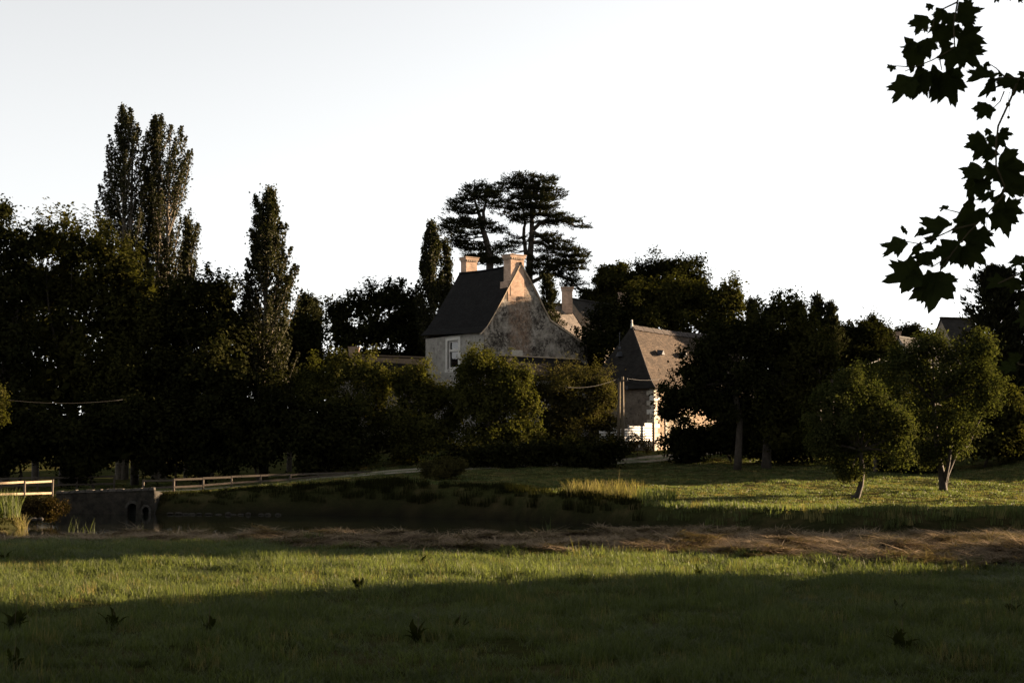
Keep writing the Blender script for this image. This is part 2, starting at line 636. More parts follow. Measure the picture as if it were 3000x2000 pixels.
def stepped_roof(mb, A, B, course=0.12, lift=0.012, u0=0.0, sag=0.0, ns=1):
    """slated slope between two eave-to-ridge profiles A and B (same number of points); overlapping courses"""
    def sample(Pf, t):
        s = t * (len(Pf) - 1)
        i = min(int(s), len(Pf) - 2)
        return Pf[i].lerp(Pf[i + 1], s - i)
    Ls = sum((a - b).length for a, b in zip(A[:-1], A[1:]))
    n = max(4, int(Ls / course))
    dense = 24
    # reparametrise by length
    Q = [sample(A, k / 200) for k in range(201)]
    acc = [0]
    for a, b in zip(Q[:-1], Q[1:]):
        acc.append(acc[-1] + (b - a).length)
    tt = np.interp(np.linspace(0, acc[-1], n + 1), acc, np.linspace(0, 1, 201))
    for k in range(n):
        a0, a1, b0, b1 = sample(A, tt[k]), sample(A, tt[k + 1]), sample(B, tt[k]), sample(B, tt[k + 1])
        nrm = (b0 - a0).cross(a1 - a0).normalized()
        if nrm.z < 0:
            nrm = -nrm
        W = (b0 - a0).length
        v0, v1 = k * course, (k + 1) * course
        def dip(p, u, t):
            if ns == 1:
                return p
            wv2 = .035 * (float(vnoise(u * 5 + 3, t * 4 + 7, 12)) - .5)
            return p - UP * (sag * math.sin(math.pi * u) * t) + nrm * wv2 * min(1, 8 * u, 8 * (1 - u))
        for q in range(ns):
            ua, ub = q / ns, (q + 1) / ns
            t0_, t1_ = k / n, (k + 1) / n
            p0, p1 = dip(a0.lerp(b0, ua), ua, t0_), dip(a0.lerp(b0, ub), ub, t0_)
            p2, p3 = dip(a1.lerp(b1, ub), ub, t1_), dip(a1.lerp(b1, ua), ua, t1_)
            mb.poly([p0 + nrm * lift, p1 + nrm * lift, p2, p3], [(u0 + W * ua, v0), (u0 + W * ub, v0), (u0 + W * ub, v1), (u0 + W * ua, v1)])
            mb.poly([p0, p1, p1 + nrm * lift, p0 + nrm * lift], [(u0 + W * ua, v0), (u0 + W * ub, v0), (u0 + W * ub, v0 + .01), (u0 + W * ua, v0 + .01)])


def wall_uv(mb, a, b_, zlo, zhi):
    L = (Vector(b_) - Vector(a)).length
    a0, b0 = Vector((a[0], a[1], zlo)), Vector((b_[0], b_[1], zlo))
    a1, b1 = Vector((a[0], a[1], zhi)), Vector((b_[0], b_[1], zhi))
    mb.poly([a0, b0, b1, a1], [(0, zlo), (L, zlo), (L, zhi), (0, zhi)])


def uv_box(mb, o, ax, ay, zlo, zhi):
    """box on a footprint with metre UVs on its sides"""
    o = Vector(o)
    c = [o, o + ax, o + ax + ay, o + ay]
    for i in range(4):
        wall_uv(mb, c[i], c[(i + 1) % 4], zlo, zhi)
    mb.poly([Vector((p.x, p.y, zhi)) for p in c], [(0, 0)] * 4)


def chimney(parent, o, ax, ay, zlo, ztop, mat, name='chimney', cap=0.10, dent=True):
    s = MB()
    uv_box(s, o, ax, ay, zlo, ztop - 0.42)
    c = s.build(name, mat, parent)
    ux, uy = Vector(ax).normalized(), Vector(ay).normalized()
    k = MB()
    o2 = Vector(o) - (ux + uy) * cap
    uv_box(k, o2, Vector(ax) + ux * 2 * cap, Vector(ay) + uy * 2 * cap, ztop - 0.24, ztop - 0.06)
    o3 = Vector(o) - (ux + uy) * (cap + 0.05)
    uv_box(k, o3, Vector(ax) + ux * 2 * (cap + .05), Vector(ay) + uy * 2 * (cap + .05), ztop - 0.06, ztop)
    o4 = Vector(o) + (ux + uy) * 0.003
    uv_box(k, o4, Vector(ax) - ux * .006, Vector(ay) - uy * .006, ztop - 0.43, ztop - 0.235)
    k.build('chimney_cap', mat, c)
    if dent:
        d = MB()
        for (st, dr, ln, nn) in ((Vector(o), ux, Vector(ax).length, -uy), (Vector(o) + Vector(ax), uy, Vector(ay).length, ux),
                                 (Vector(o), uy, Vector(ay).length, -ux), (Vector(o) + Vector(ay), ux, Vector(ax).length, uy)):
            n = max(3, int(ln / 0.17))
            for i in range(n):
                q = st + dr * (ln * (i + 0.2) / n)
                d.box(Vector((q.x, q.y, ztop - 0.36)), dr * (ln * 0.55 / n), nn * (cap * 0.8), UP * 0.118)
        d.build('brick_corbel', mat, c)['kind'] = 'stuff'
    return c


# ---- the manor: gable plane through the near corner
PHI = math.radians(35)
g = Vector((math.cos(PHI), math.sin(PHI), 0))           # along the gable, away to the right
wv_ = Vector((-math.sin(PHI), math.cos(PHI), 0))        # along the long wall, away to the left
gn = Vector((math.sin(PHI), -math.cos(PHI), 0))         # gable's outward normal
C0 = P(1417, 1300, 106)
C0.z = 0
LW = 8.3


def gp(px, py):
    return on_plane(px, py, C0, gn)


house = empty('manor_house', (C0.x, C0.y, 2.0), 'tall old manor with steep slate roof, two brick chimneys and a stained gable', 'house')
left_prof = [gp(1407, 975), gp(1425, 955), gp(1446, 920), gp(1468, 880), gp(1490, 838), gp(1508, 804), gp(1524, 772)]
right_prof = [gp(1726, 1018), gp(1680, 983), gp(1645, 958), gp(1612, 936), gp(1595, 903), gp(1572, 856), gp(1549, 812), gp(1524, 772)]
zb = 1.2
gb = [Vector((C0.x, C0.y, zb))] + [gp(1417, 968)] + left_prof[1:] + right_prof[-2:0:-1] + [gp(1721, 1014)]
end = gp(1721, 1014)
gb.append(Vector((end.x, end.y, zb)))
inward = wv_ * 0.06
wb = MB()
wb.poly([p - UP * (0.05 if 0 < i < len(gb) - 1 else 0) for i, p in enumerate(gb)])
M['gable'] = plaster('gable_plaster', (0.29, 0.26, 0.22), (0.14, 0.12, 0.095), (0.022, 0.018, 0.014), 0.95,
                     (tuple(C0), tuple(g), (gp(1492, 900) - C0).dot(g), (gp(1548, 900) - C0).dot(g), 6.5, 20))
wb.build('gable_wall', M['gable'], house)
M['wall_l'] = plaster('wall_plaster', (0.30, 0.285, 0.255), (0.20, 0.188, 0.165), (0.045, 0.038, 0.030), 0.42)
eave_z = left_prof[0].z + 0.12
far_c = C0 + wv_ * LW
lw = MB()
# long wall with the window opening cut out
ln = -g                                                   # outward normal of the long wall


def lp(px, py):
    return on_plane(px, py, C0, ln)


wa, wb_ = lp(1343, 995), lp(1311, 1081)
u_a, u_b = (wa - C0).dot(wv_), (wb_ - C0).dot(wv_)        # near and far jamb
z_t, z_b = wa.z, wb_.z


def lwp(u, z, out_=0.0):
    q = C0 + wv_ * u + ln * out_
    return Vector((q.x, q.y, z))


for (ua, ub, za, zz) in ((0, u_a, zb, eave_z), (u_b, LW, zb, eave_z), (u_a, u_b, zb, z_b), (u_a, u_b, z_t, eave_z)):
    lw.poly([lwp(ua, za), lwp(ua, zz), lwp(ub, zz), lwp(ub, za)])
for (ua, ub, za, zz) in ((u_a, u_a, z_b, z_t), (u_b, u_b, z_b, z_t)):
    lw.poly([lwp(ua, za), lwp(ua, zz), lwp(ua, zz, -0.3), lwp(ua, za, -0.3)])
lw.poly([lwp(u_a, z_t), lwp(u_b, z_t), lwp(u_b, z_t, -.3), lwp(u_a, z_t, -.3)])
lw.poly([lwp(u_a, z_b), lwp(u_b, z_b), lwp(u_b, z_b, -.3), lwp(u_a, z_b, -.3)])
lw.build('front_wall', M['wall_l'], house)
bw = MB()                                                 # far gable and rear wall
bw.poly([p + wv_ * LW for p in gb][::-1])
bw.poly([gb[-1], gb[-1] + wv_ * LW, gb[-2] + wv_ * LW, gb[-2]])
bw.build('rear_wall', M['wall_l'], house)

win = MB()                                                # pale stone surround
for (ua, ub, za, zz) in ((u_a - .28, u_a, z_b - .05, z_t + .25), (u_b, u_b + .28, z_b - .05, z_t + .25), (u_a, u_b, z_t, z_t + .25), (u_a - .34, u_b + .34, z_b - .25, z_b - .05)):
    win.box(lwp(ua, za, -0.1), wv_ * (ub - ua), ln * 0.13, UP * (zz - za))
wino = win.build('window', M['white_stone'], house)
zm = lp(1327, 1026).z
fr = MB()
for (ua, ub, za, zz) in ((u_a, u_a + .13, z_b, z_t), (u_b - .13, u_b, z_b, z_t), (u_a + .13, u_b - .13, z_t - .13, z_t), (u_a + .13, u_b - .13, z_b, z_b + .13)):
    fr.box(lwp(ua + .002, za, -0.22), wv_ * (ub - ua - .004), ln * 0.1, UP * (zz - za))
fr.build('window_frame', M['white_paint'], wino)
tr_ = MB()
tr_.box(lwp(u_a + .13, zm - .1, -0.24), wv_ * (u_b - u_a - .26), ln * 0.2, UP * .2)
tr_.build('transom', M['white_stone'], wino)
for (za, zz) in ((z_b + .13, zm - .1), (zm + .1, z_t - .13)):
    gl = MB()
    gl.box(lwp(u_a + .13, za, -0.2), wv_ * (u_b - u_a - .26), ln * 0.012, UP * (zz - za))
    gl.build('pane', M['glass'], wino)
cu = MB()
cu.box(lwp(u_a + .1, z_b, -0.5), wv_ * 0.5, ln * 0.03, UP * (zm - z_b))
cu.build('curtain', M['curtain'], wino)
rm = MB()  # black panel whose colour gives the darkness behind the window
rm.box(lwp(u_a - .5, z_b - .5, -1.6), wv_ * (u_b - u_a + 1), ln * 0.05, UP * (z_t - z_b + 1))
rm.build('room_dark', M['black'], house)

rf = MB()
Af = [p - wv_ * 0.10 for p in left_prof]
Bf = [p + wv_ * (LW + 0.25) for p in left_prof]
for k, q in enumerate(Bf):                                # old roof: far end sits a little higher
    q.z += 0.42 * (1 - k / 9)
stepped_roof(rf, Bf, Af, sag=.13, ns=9)
roof = rf.build('roof', M['slate'], house)
rr = MB()
stepped_roof(rr, [p - wv_ * 0.14 for p in right_prof], [p + wv_ * (LW + 0.2) for p in right_prof], sag=.13, ns=9)
rr.build('rear_roof_slope', M['slate'], house)
sof = MB()                                                # closing board under the eave, and the gable verges
sof.poly([Af[0], Bf[0], Bf[0] - ln * 0.35 + UP * .1, Af[0] - ln * 0.35 + UP * .1])
for prof in (left_prof, right_prof):
    for a, b in zip(prof[:-1], prof[1:]):
        sof.box8([a - wv_ * .1 - UP * .14, b - wv_ * .1 - UP * .14, b + wv_ * .05 - UP * .14, a + wv_ * .05 - UP * .14,
                  a - wv_ * .1 - UP * .004, b - wv_ * .1 - UP * .004, b + wv_ * .05 - UP * .004, a + wv_ * .05 - UP * .004])
sof.build('verge', M['mortar'], house)
rdg = MB()
rtop = left_prof[-1]
rdg.tube([rtop + wv_ * (lerp(-.1, LW + .2, q / 9)) + UP * (.02 + .12 * q / 9 - .13 * math.sin(math.pi * q / 9)) for q in range(10)], .1, 8)
rdg.build('ridge', M['slate'], house)
# right chimney flush with the gable
pa, pb = gp(1496, 800), gp(1535, 800)
zt = gp(1515, 746).z
chimney(house, (pa.x + gn.x * .03, pa.y + gn.y * .03, 0), Vector((pb.x - pa.x, pb.y - pa.y, 0)), wv_ * 0.95, gp(1515, 868).z, zt, M['brick'])
sh = MB()
q0 = gp(1488, 860)
uv_box(sh, (q0.x + gn.x * .015, q0.y + gn.y * .015, 0), g * ((pb - q0).dot(g) * 0.5), wv_ * 1.05, gp(1490, 866).z - .4, gp(1490, 822).z)
sh.build('chimney_shoulder', M['brick'], house)
# left chimney on the far gable
far_o = C0 + wv_ * (LW - 0.85)
fn = gn


def fp(px, py):
    return on_plane(px, py, far_o, fn)


pa, pb = fp(1366, 800), fp(1398, 800)
chimney(house, (pa.x, pa.y, 0), Vector((pb.x - pa.x, pb.y - pa.y, 0)), wv_ * 0.8, fp(1366, 862).z, fp(1380, 753).z, M['brick'])
# blocked opening on the gable
bo = MB()
pa, pb = gp(1499, 1046), gp(1530, 1026)
bo.box(Vector((pa.x, pa.y, pa.z)) + gn * .003, g * (pb - pa).dot(g), gn * 0.05, UP * (pb.z - pa.z))
bo.build('blocked_opening', M['pale_stone'], house)

# lean-to against the gable
ls = gp(1462, 1043)
le = gp(1697, 1052)
zt = (ls.z + le.z) / 2
u1, u2 = (ls - C0).dot(g), (le - C0).dot(g)
lt = empty('lean_to', (C0.x + g.x * 3 + gn.x, C0.y + g.y * 3 + gn.y, 2.5), 'low slate-roofed lean-to against the stained gable', 'outbuilding')
lo = C0 + g * u1
top = [Vector((lo.x, lo.y, zt)) + gn * .02, Vector((lo.x, lo.y, zt - 1.9)) + gn * 2.9]
rfb = MB()
stepped_roof(rfb, top[::-1], [p + g * (u2 - u1) for p in top[::-1]])
rfb.build('roof', M['slate'], lt)
fl = MB()
fl.box(top[0] + UP * .0, g * (u2 - u1), gn * .10, UP * .08)
fl.build('flashing', M['mortar'], lt)
lwall = MB()
b0 = Vector((lo.x, lo.y, 1.2)) + gn * .05
bz = top[1].z - 1.2 + .1
lwall.box(b0, g * (u2 - u1), gn * 2.7, UP * bz)
lwall.build('wall', M['wall_l'], lt)
st = MB()
ck = gp(1468, 1050)
uv_box(st, Vector((ck.x, ck.y, 0)) + gn * .4, g * .45, gn * .45, ck.z - .6, ck.z + .1)
st.build('vent_box', M['wood_dark'], lt)


def gable_house(name, label, px0, py0, px1, py1, d0, d1, drop, half, wall_h, mroof, mwall, course=0.16, hip=0.0, cat='house'):
    """ridge from pixel 0 to pixel 1 at depths d0, d1; both slopes fall `drop` over `half`"""
    A, B = P(px0, py0, d0), P(px1, py1, d1)
    B.z = A.z = (A.z + B.z) / 2 if abs(A.z - B.z) < 1.5 else A.z
    u = (B - A)
    u.z = 0
    L = u.length
    u.normalize()
    n = Vector((u.y, -u.x, 0))
    if n.y > 0:
        n = -n
    t = empty(name, ((A.x + B.x) / 2, (A.y + B.y) / 2, A.z - drop - wall_h), label, cat)
    zl = A.z - drop
    rb = MB()
    for s in (1, -1):
        e0 = Vector((A.x, A.y, zl)) + n * s * half - u * hip
        e1 = Vector((B.x, B.y, zl)) + n * s * half + u * hip
        m0 = A.lerp(e0, .5) - UP * .12
        m1 = B.lerp(e1, .5) - UP * .12
        stepped_roof(rb, [e0, m0, A], [e1, m1, B], course)
    if hip:
        for X, s in ((A, -1), (B, 1)):
            e0 = Vector((X.x, X.y, zl)) + n * half + u * s * hip
            e1 = Vector((X.x, X.y, zl)) - n * half + u * s * hip
            stepped_roof(rb, [e0, X], [e1, X + n * .001], course)
    rb.build('roof', mroof, t)
    wbm = MB()
    h2 = half - 0.25
    for s in (1, -1):
        wbm.poly([Vector((A.x, A.y, zl - wall_h)) + n * s * h2, Vector((B.x, B.y, zl - wall_h)) + n * s * h2,
                  Vector((B.x, B.y, zl + .1)) + n * s * h2, Vector((A.x, A.y, zl + .1)) + n * s * h2])
    for X, s in ((A, 1), (B, -1)):
        q = X + u * s * 0.15
        pts_ = [Vector((q.x, q.y, zl - wall_h)) + n * h2, Vector((q.x, q.y, zl + .15)) + n * h2]
        if not hip:
            pts_ += [Vector((q.x, q.y, A.z - .08))]
        pts_ += [Vector((q.x, q.y, zl + .15)) - n * h2, Vector((q.x, q.y, zl - wall_h)) - n * h2]
        wbm.poly(pts_)
    wbm.build('wall', mwall, t)
    rt = MB()
    rt.tube([A + UP * .03, B + UP * .03], .11, 7)
    rt.build('ridge', mroof, t)
    return t, A, B, u, n


M['wall_b'] = plaster('far_plaster', (0.18, 0.16, 0.13), (0.11, 0.097, 0.08), (0.04, 0.033, 0.027), 0.3)
M['white_wall'] = plaster('white_plaster', (0.62, 0.61, 0.60), (0.5, 0.49, 0.47), (0.3, 0.28, 0.26), 0.1)
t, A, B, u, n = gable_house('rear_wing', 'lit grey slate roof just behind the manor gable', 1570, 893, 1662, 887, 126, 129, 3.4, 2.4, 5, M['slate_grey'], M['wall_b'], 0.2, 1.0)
c_ = P(1661, 840, 128)
chimney(t, (c_.x - .45, c_.y, 0), Vector((.95, 0, 0)), Vector((0, .8, 0)), A.z - .8, c_.z, M['brick'], cap=.06)
t, A, B, u, n = gable_house('farmhouse', 'long dark slate roof with brick end chimneys, half hidden by trees', 1668, 880, 1832, 896, 132, 140, 4.6, 4.0, 5, M['slate_hip'], M['wall_b'], 0.2)
c_ = P(1812, 858, 139)
chimney(t, (c_.x, c_.y - .3, 0), Vector((1.05, 0.1, 0)), Vector((-.08, .8, 0)), A.z - 1.2, c_.z, M['brick'], cap=.06)
t, A, B, u, n = gable_house('low_outbuilding', 'long low slate roof left of the manor wall, with an ivy-topped chimney', 1000, 1046, 1275, 1046, 112, 116, 2.6, 2.6, 4, M['slate'], M['wall_b'], 0.16)
c_ = P(1027, 1016, 112)
ch = chimney(t, (c_.x - .1, c_.y - .3, 0), Vector((.75, 0, 0)), Vector((0, .6, 0)), A.z - 1, c_.z, M['brick'], cap=.03, dent=False)
t, A, B, u, n = gable_house('roadside_house', 'tall stone house with plain gable beside the dark conifer', 2754, 932, 2850, 936, 140, 141, 4.6, 3.6, 4, M['slate_hip'], M['wall_b'], 0.2)
tiles_row = MB()
for k in range(26):
    q = A.lerp(B, k / 26) + UP * .06
    tiles_row.box(q - n * .16, u * .22, n * .32, UP * .1)
tiles_row.build('ridge_tiles', M['slate_grey'], t)['kind'] = 'stuff'
t, A, B, u, n = gable_house('cottage', 'small white-gabled cottage with a square chimney, half hidden by trees', 2632, 992, 2740, 999, 124, 130, 2.3, 1.75, 3, M['slate_hip'], M['white_wall'], 0.2)
c_ = P(2612, 971, 125)
chimney(t, (c_.x, c_.y, 0), Vector((.82, 0, 0)), Vector((0, .7, 0)), A.z - 2.2, c_.z, M['brick'], cap=.015, dent=False)

# ---- the barn
TH = math.radians(42)
bl = Vector((math.sin(TH), math.cos(TH), 0))             # along the long wall, away to the right
be = Vector((-math.cos(TH), math.sin(TH), 0))            # along the hip end, away to the left
D0 = P(1917, 1300, 100)
D0.z = 0
barn = empty('barn', (D0.x, D0.y, 2.2), 'stone barn with steep hipped slate roof and pale quoins, sunlit on one side', 'barn')
ezb = P(1917, 1136, 100).z
WB, LB = 5.9, 15.0
rb_ = P(1851, 956, 100)
# ridge start: above the middle of the hip end, set back
rs = D0 + be * (WB / 2)
best = min((abs((rs + bl * k * .05).x / (rs + bl * k * .05).y - rb_.x / rb_.y), k) for k in range(60))[1]
rs = rs + bl * best * .05
zr = EYE + ray(1851, 956).z * rs.y
rs.z = zr
re_ = rs + bl * (LB - 2 * 1.5)
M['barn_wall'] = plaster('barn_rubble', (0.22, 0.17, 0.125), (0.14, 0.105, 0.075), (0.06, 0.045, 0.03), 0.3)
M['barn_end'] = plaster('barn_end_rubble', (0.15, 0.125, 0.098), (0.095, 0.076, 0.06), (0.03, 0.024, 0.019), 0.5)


def at(u, v, z):
    q = D0 + bl * u + be * v
    return Vector((q.x, q.y, z))


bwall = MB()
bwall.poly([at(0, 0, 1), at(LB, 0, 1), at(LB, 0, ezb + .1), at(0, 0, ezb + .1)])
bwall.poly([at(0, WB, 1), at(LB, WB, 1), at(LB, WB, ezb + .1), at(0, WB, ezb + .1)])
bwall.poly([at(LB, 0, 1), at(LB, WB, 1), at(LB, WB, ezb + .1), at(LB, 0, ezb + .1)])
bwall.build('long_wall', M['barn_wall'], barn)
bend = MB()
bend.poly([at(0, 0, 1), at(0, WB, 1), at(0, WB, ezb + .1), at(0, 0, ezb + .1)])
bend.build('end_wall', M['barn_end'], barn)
ov = 0.38


def flare(E, R):
    """eave to ridge profile with a kicked eave"""
    return [E, E.lerp(R, .13) - UP * (.22), E.lerp(R, .27) - UP * (.24), E.lerp(R, .45) - UP * (.18), E.lerp(R, .7) - UP * .06, R]


c_near, c_left, c_far, c_back = at(-ov, -ov, ezb - .02), at(-ov, WB + ov, ezb - .02), at(LB + ov, -ov, ezb - .02), at(LB + ov, WB + ov, ezb - .02)
brf = MB()
stepped_roof(brf, flare(c_near, rs), flare(c_far, re_), .14, .018, sag=.12, ns=10)
brf.build('roof', M['slate_old'], barn)
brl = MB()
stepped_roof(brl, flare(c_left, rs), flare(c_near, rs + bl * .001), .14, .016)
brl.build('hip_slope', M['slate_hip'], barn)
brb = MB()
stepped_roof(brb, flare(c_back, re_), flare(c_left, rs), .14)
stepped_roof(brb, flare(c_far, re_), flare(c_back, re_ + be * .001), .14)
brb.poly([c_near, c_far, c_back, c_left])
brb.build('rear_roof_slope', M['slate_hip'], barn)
tile_me = None
nt_ = 30
for k in range(nt_):                                      # ridge tiles, one by one
    q = rs.lerp(re_, (k + .03) / nt_)
    ln_ = (re_ - rs).length / nt_ * .92
    if tile_me is None:
        tm = MB()
        for s in (1, -1):
            tm.box8([Vector((0, 0, .08)), bl * ln_ + UP * .08, bl * ln_ - be * s * .27 - UP * .27, -be * s * .27 - UP * .27,
                     Vector((0, 0, .12)), bl * ln_ + UP * .12, bl * ln_ - be * s * .30 - UP * .25, -be * s * .30 - UP * .25])
        tile_me = tm.mesh('ridge_tile', M['slate_grey'])
    o = bpy.data.objects.new('ridge_tile', tile_me)
    COL.objects.link(o)
    o.parent = barn
    o.location = q - barn.location + UP * (.012 * math.sin(k * 2.3) - .12 * math.sin(math.pi * (k + .5) / nt_))
hp = MB()                                                 # zinc hip flashing and finial
fa = flare(c_near, rs)
hp.tube([p + UP * .03 for p in fa], .05, 5)
hp.build('hip_flashing', M['slate_grey'], barn)
fin = MB()
fin.tube([rs - UP * .1, rs + UP * .28], [.10, .06], 8)
fin.tube([rs + UP * .28, rs + UP * .4, rs + UP * .5], [.04, .07, .015], 8)
fin.build('finial', M['white_stone'], barn)
rod = MB()
q = rs + be * .75 - UP * 1.4 - bl * .5
rod.tube([q, q + UP * 1.0], [.03, .03], 6)
rod.build('vent_pipe', M['zinc'], barn)
rp = MB()
rp.box(q - bl * .12 - be * .2 - UP * .25, be * .26, bl * .2, UP * .18)
rp.build('flashing', M['zinc'], barn)


def dormer_vent(base, along, out_):
    v = MB()
    a, b_ = base - along * .2, base + along * .2
    tp = base + UP * .34 + out_ * .30
    bk = base + UP * .42 - out_ * .28
    v.poly([a + out_ * .3 + UP * .02, b_ + out_ * .3 + UP * .02, tp])
    v.poly([a + out_ * .3 + UP * .02, tp, bk, a - out_ * .1])
    v.poly([b_ + out_ * .3 + UP * .02, b_ - out_ * .1, bk, tp])
    v.build('roof_vent', M['zinc'], barn)


outn = -be


def slope_pt(px, py):
    """point on the flat main slope of the barn under a pixel"""
    nn = (c_far - c_near).cross(rs - c_near).normalized()
    return on_plane(px, py, c_near, nn)


for px, py in ((1934, 1040), (2001, 1046)):
    dormer_vent(slope_pt(px, py), bl, outn)
nn = (c_left - c_near).cross(rs - c_near).normalized()
dormer_vent(on_plane(1817, 1045, c_near, nn), be, -bl)
# quoins at the sunlit corner, stone by stone
zq = 1.9
k = 0
qmat = M['pale_stone']
while zq < ezb - .12:
    hq = .33 + .05 * math.sin(k * 1.7)
    a, c2 = (.62, .36) if k % 2 == 0 else (.36, .62)
    q = MB()
    q.box(at(-.03, -.03, zq), bl * (a + .03), be * (c2 + .03), UP * (hq - .02))
    q.build('quoin', qmat if k % 3 else M['white_stone'], barn)
    zq += hq
    k += 1
cor = MB()
cor.box(at(-.06, -.12, ezb - .14), bl * LB, be * .10, UP * .16)
cor.build('cornice', M['pale_stone'], barn)
# boarded door on the long wall
for i in range(9):
    dbm = MB()
    dbm.box(at(1.55 + i * .24, -.035, 2.0), bl * .225, be * .03, UP * 2.6)
    dbm.build('door_board', M['pole_wood'] if i % 4 == 1 else M['wood'], barn)
jm = MB()
for uu in (1.3, 3.73):
    jm.box(at(uu, -.05, 1.9), bl * .22, be * .05, UP * 2.95)
jm.box(at(1.525, -.05, 4.62), bl * 2.2, be * .05, UP * .23)
jm.build('door_surround', M['pale_stone'], barn)

# ------------------------------------------------------------------ trees
def grow(mb, a, b_, r0, r1, bend=0.12, n=5):
    a, b_ = Vector(a), Vector(b_)
    L = (b_ - a).length
    off = Vector(RNG.normal(size=3)) * L * bend
    pts_ = []
    for i in range(n + 1):
        t = i / n
        pts_.append(a.lerp(b_, t) + off * math.sin(t * math.pi) * .5 + UP * L * .05 * math.sin(t * math.pi))
    mb.tube(pts_, [lerp(r0, r1, i / n) for i in range(n + 1)], 6)
    return pts_


def lobe_clumps(c, r, spacing, shell=0.35, gap=0.3, seed=0, kids=9, fingers=4):
    """clump centres of a leafy lobe: billows and reaching sprays set round a core, with gaps between them"""
    c, r = np.array(c, float), np.array(r, float)
    subs = [(c, r * .6, .6)]
    for i in range(kids):
        d = RNG.normal(size=3)
        d[2] = d[2] + .2
        d = d / np.linalg.norm(d)
        subs.append((c + d * r * RNG.uniform(.5, .84), r * RNG.uniform(.2, .40) * np.array([1, 1, RNG.uniform(.7, 1.1)]), 1.2))
    for i in range(fingers):
        d = RNG.normal(size=3)
        d[2] = d[2] + .3
        d = d / np.linalg.norm(d)
        for q_, w_ in ((.85, .17), (1.0, .12), (1.13, .07)):
            subs.append((c + d * r * q_ + np.array([0, 0, (q_ - .8) * r[2] * .3]), r * w_, 1.2))
    out, dirs = [], []
    for k, (cc, rr_, dn) in enumerate(subs):
        area = 4 * math.pi * ((rr_[0] * rr_[1]) ** 1.6 / 3 + (rr_[0] * rr_[2]) ** 1.6 / 3 + (rr_[1] * rr_[2]) ** 1.6 / 3) ** (1 / 1.6)
        n = max(3, int(area / spacing ** 2 * dn))
        d = unit(RNG.normal(size=(n, 3)))
        rad = np.clip(1 - np.abs(RNG.normal(size=(n, 1))) * shell, .1, 1.1)
        q = d * rad * rr_
        keep = vnoise(d[:, 0] * 3 + 9 + seed + k, d[:, 2] * 3 + d[:, 1] * 2, seed + k) > gap
        out.append((q + cc)[keep])
        dirs.append(unit(unit((q + cc - c) / r) + d * 1.2)[keep])
    return np.concatenate(out), np.concatenate(dirs)


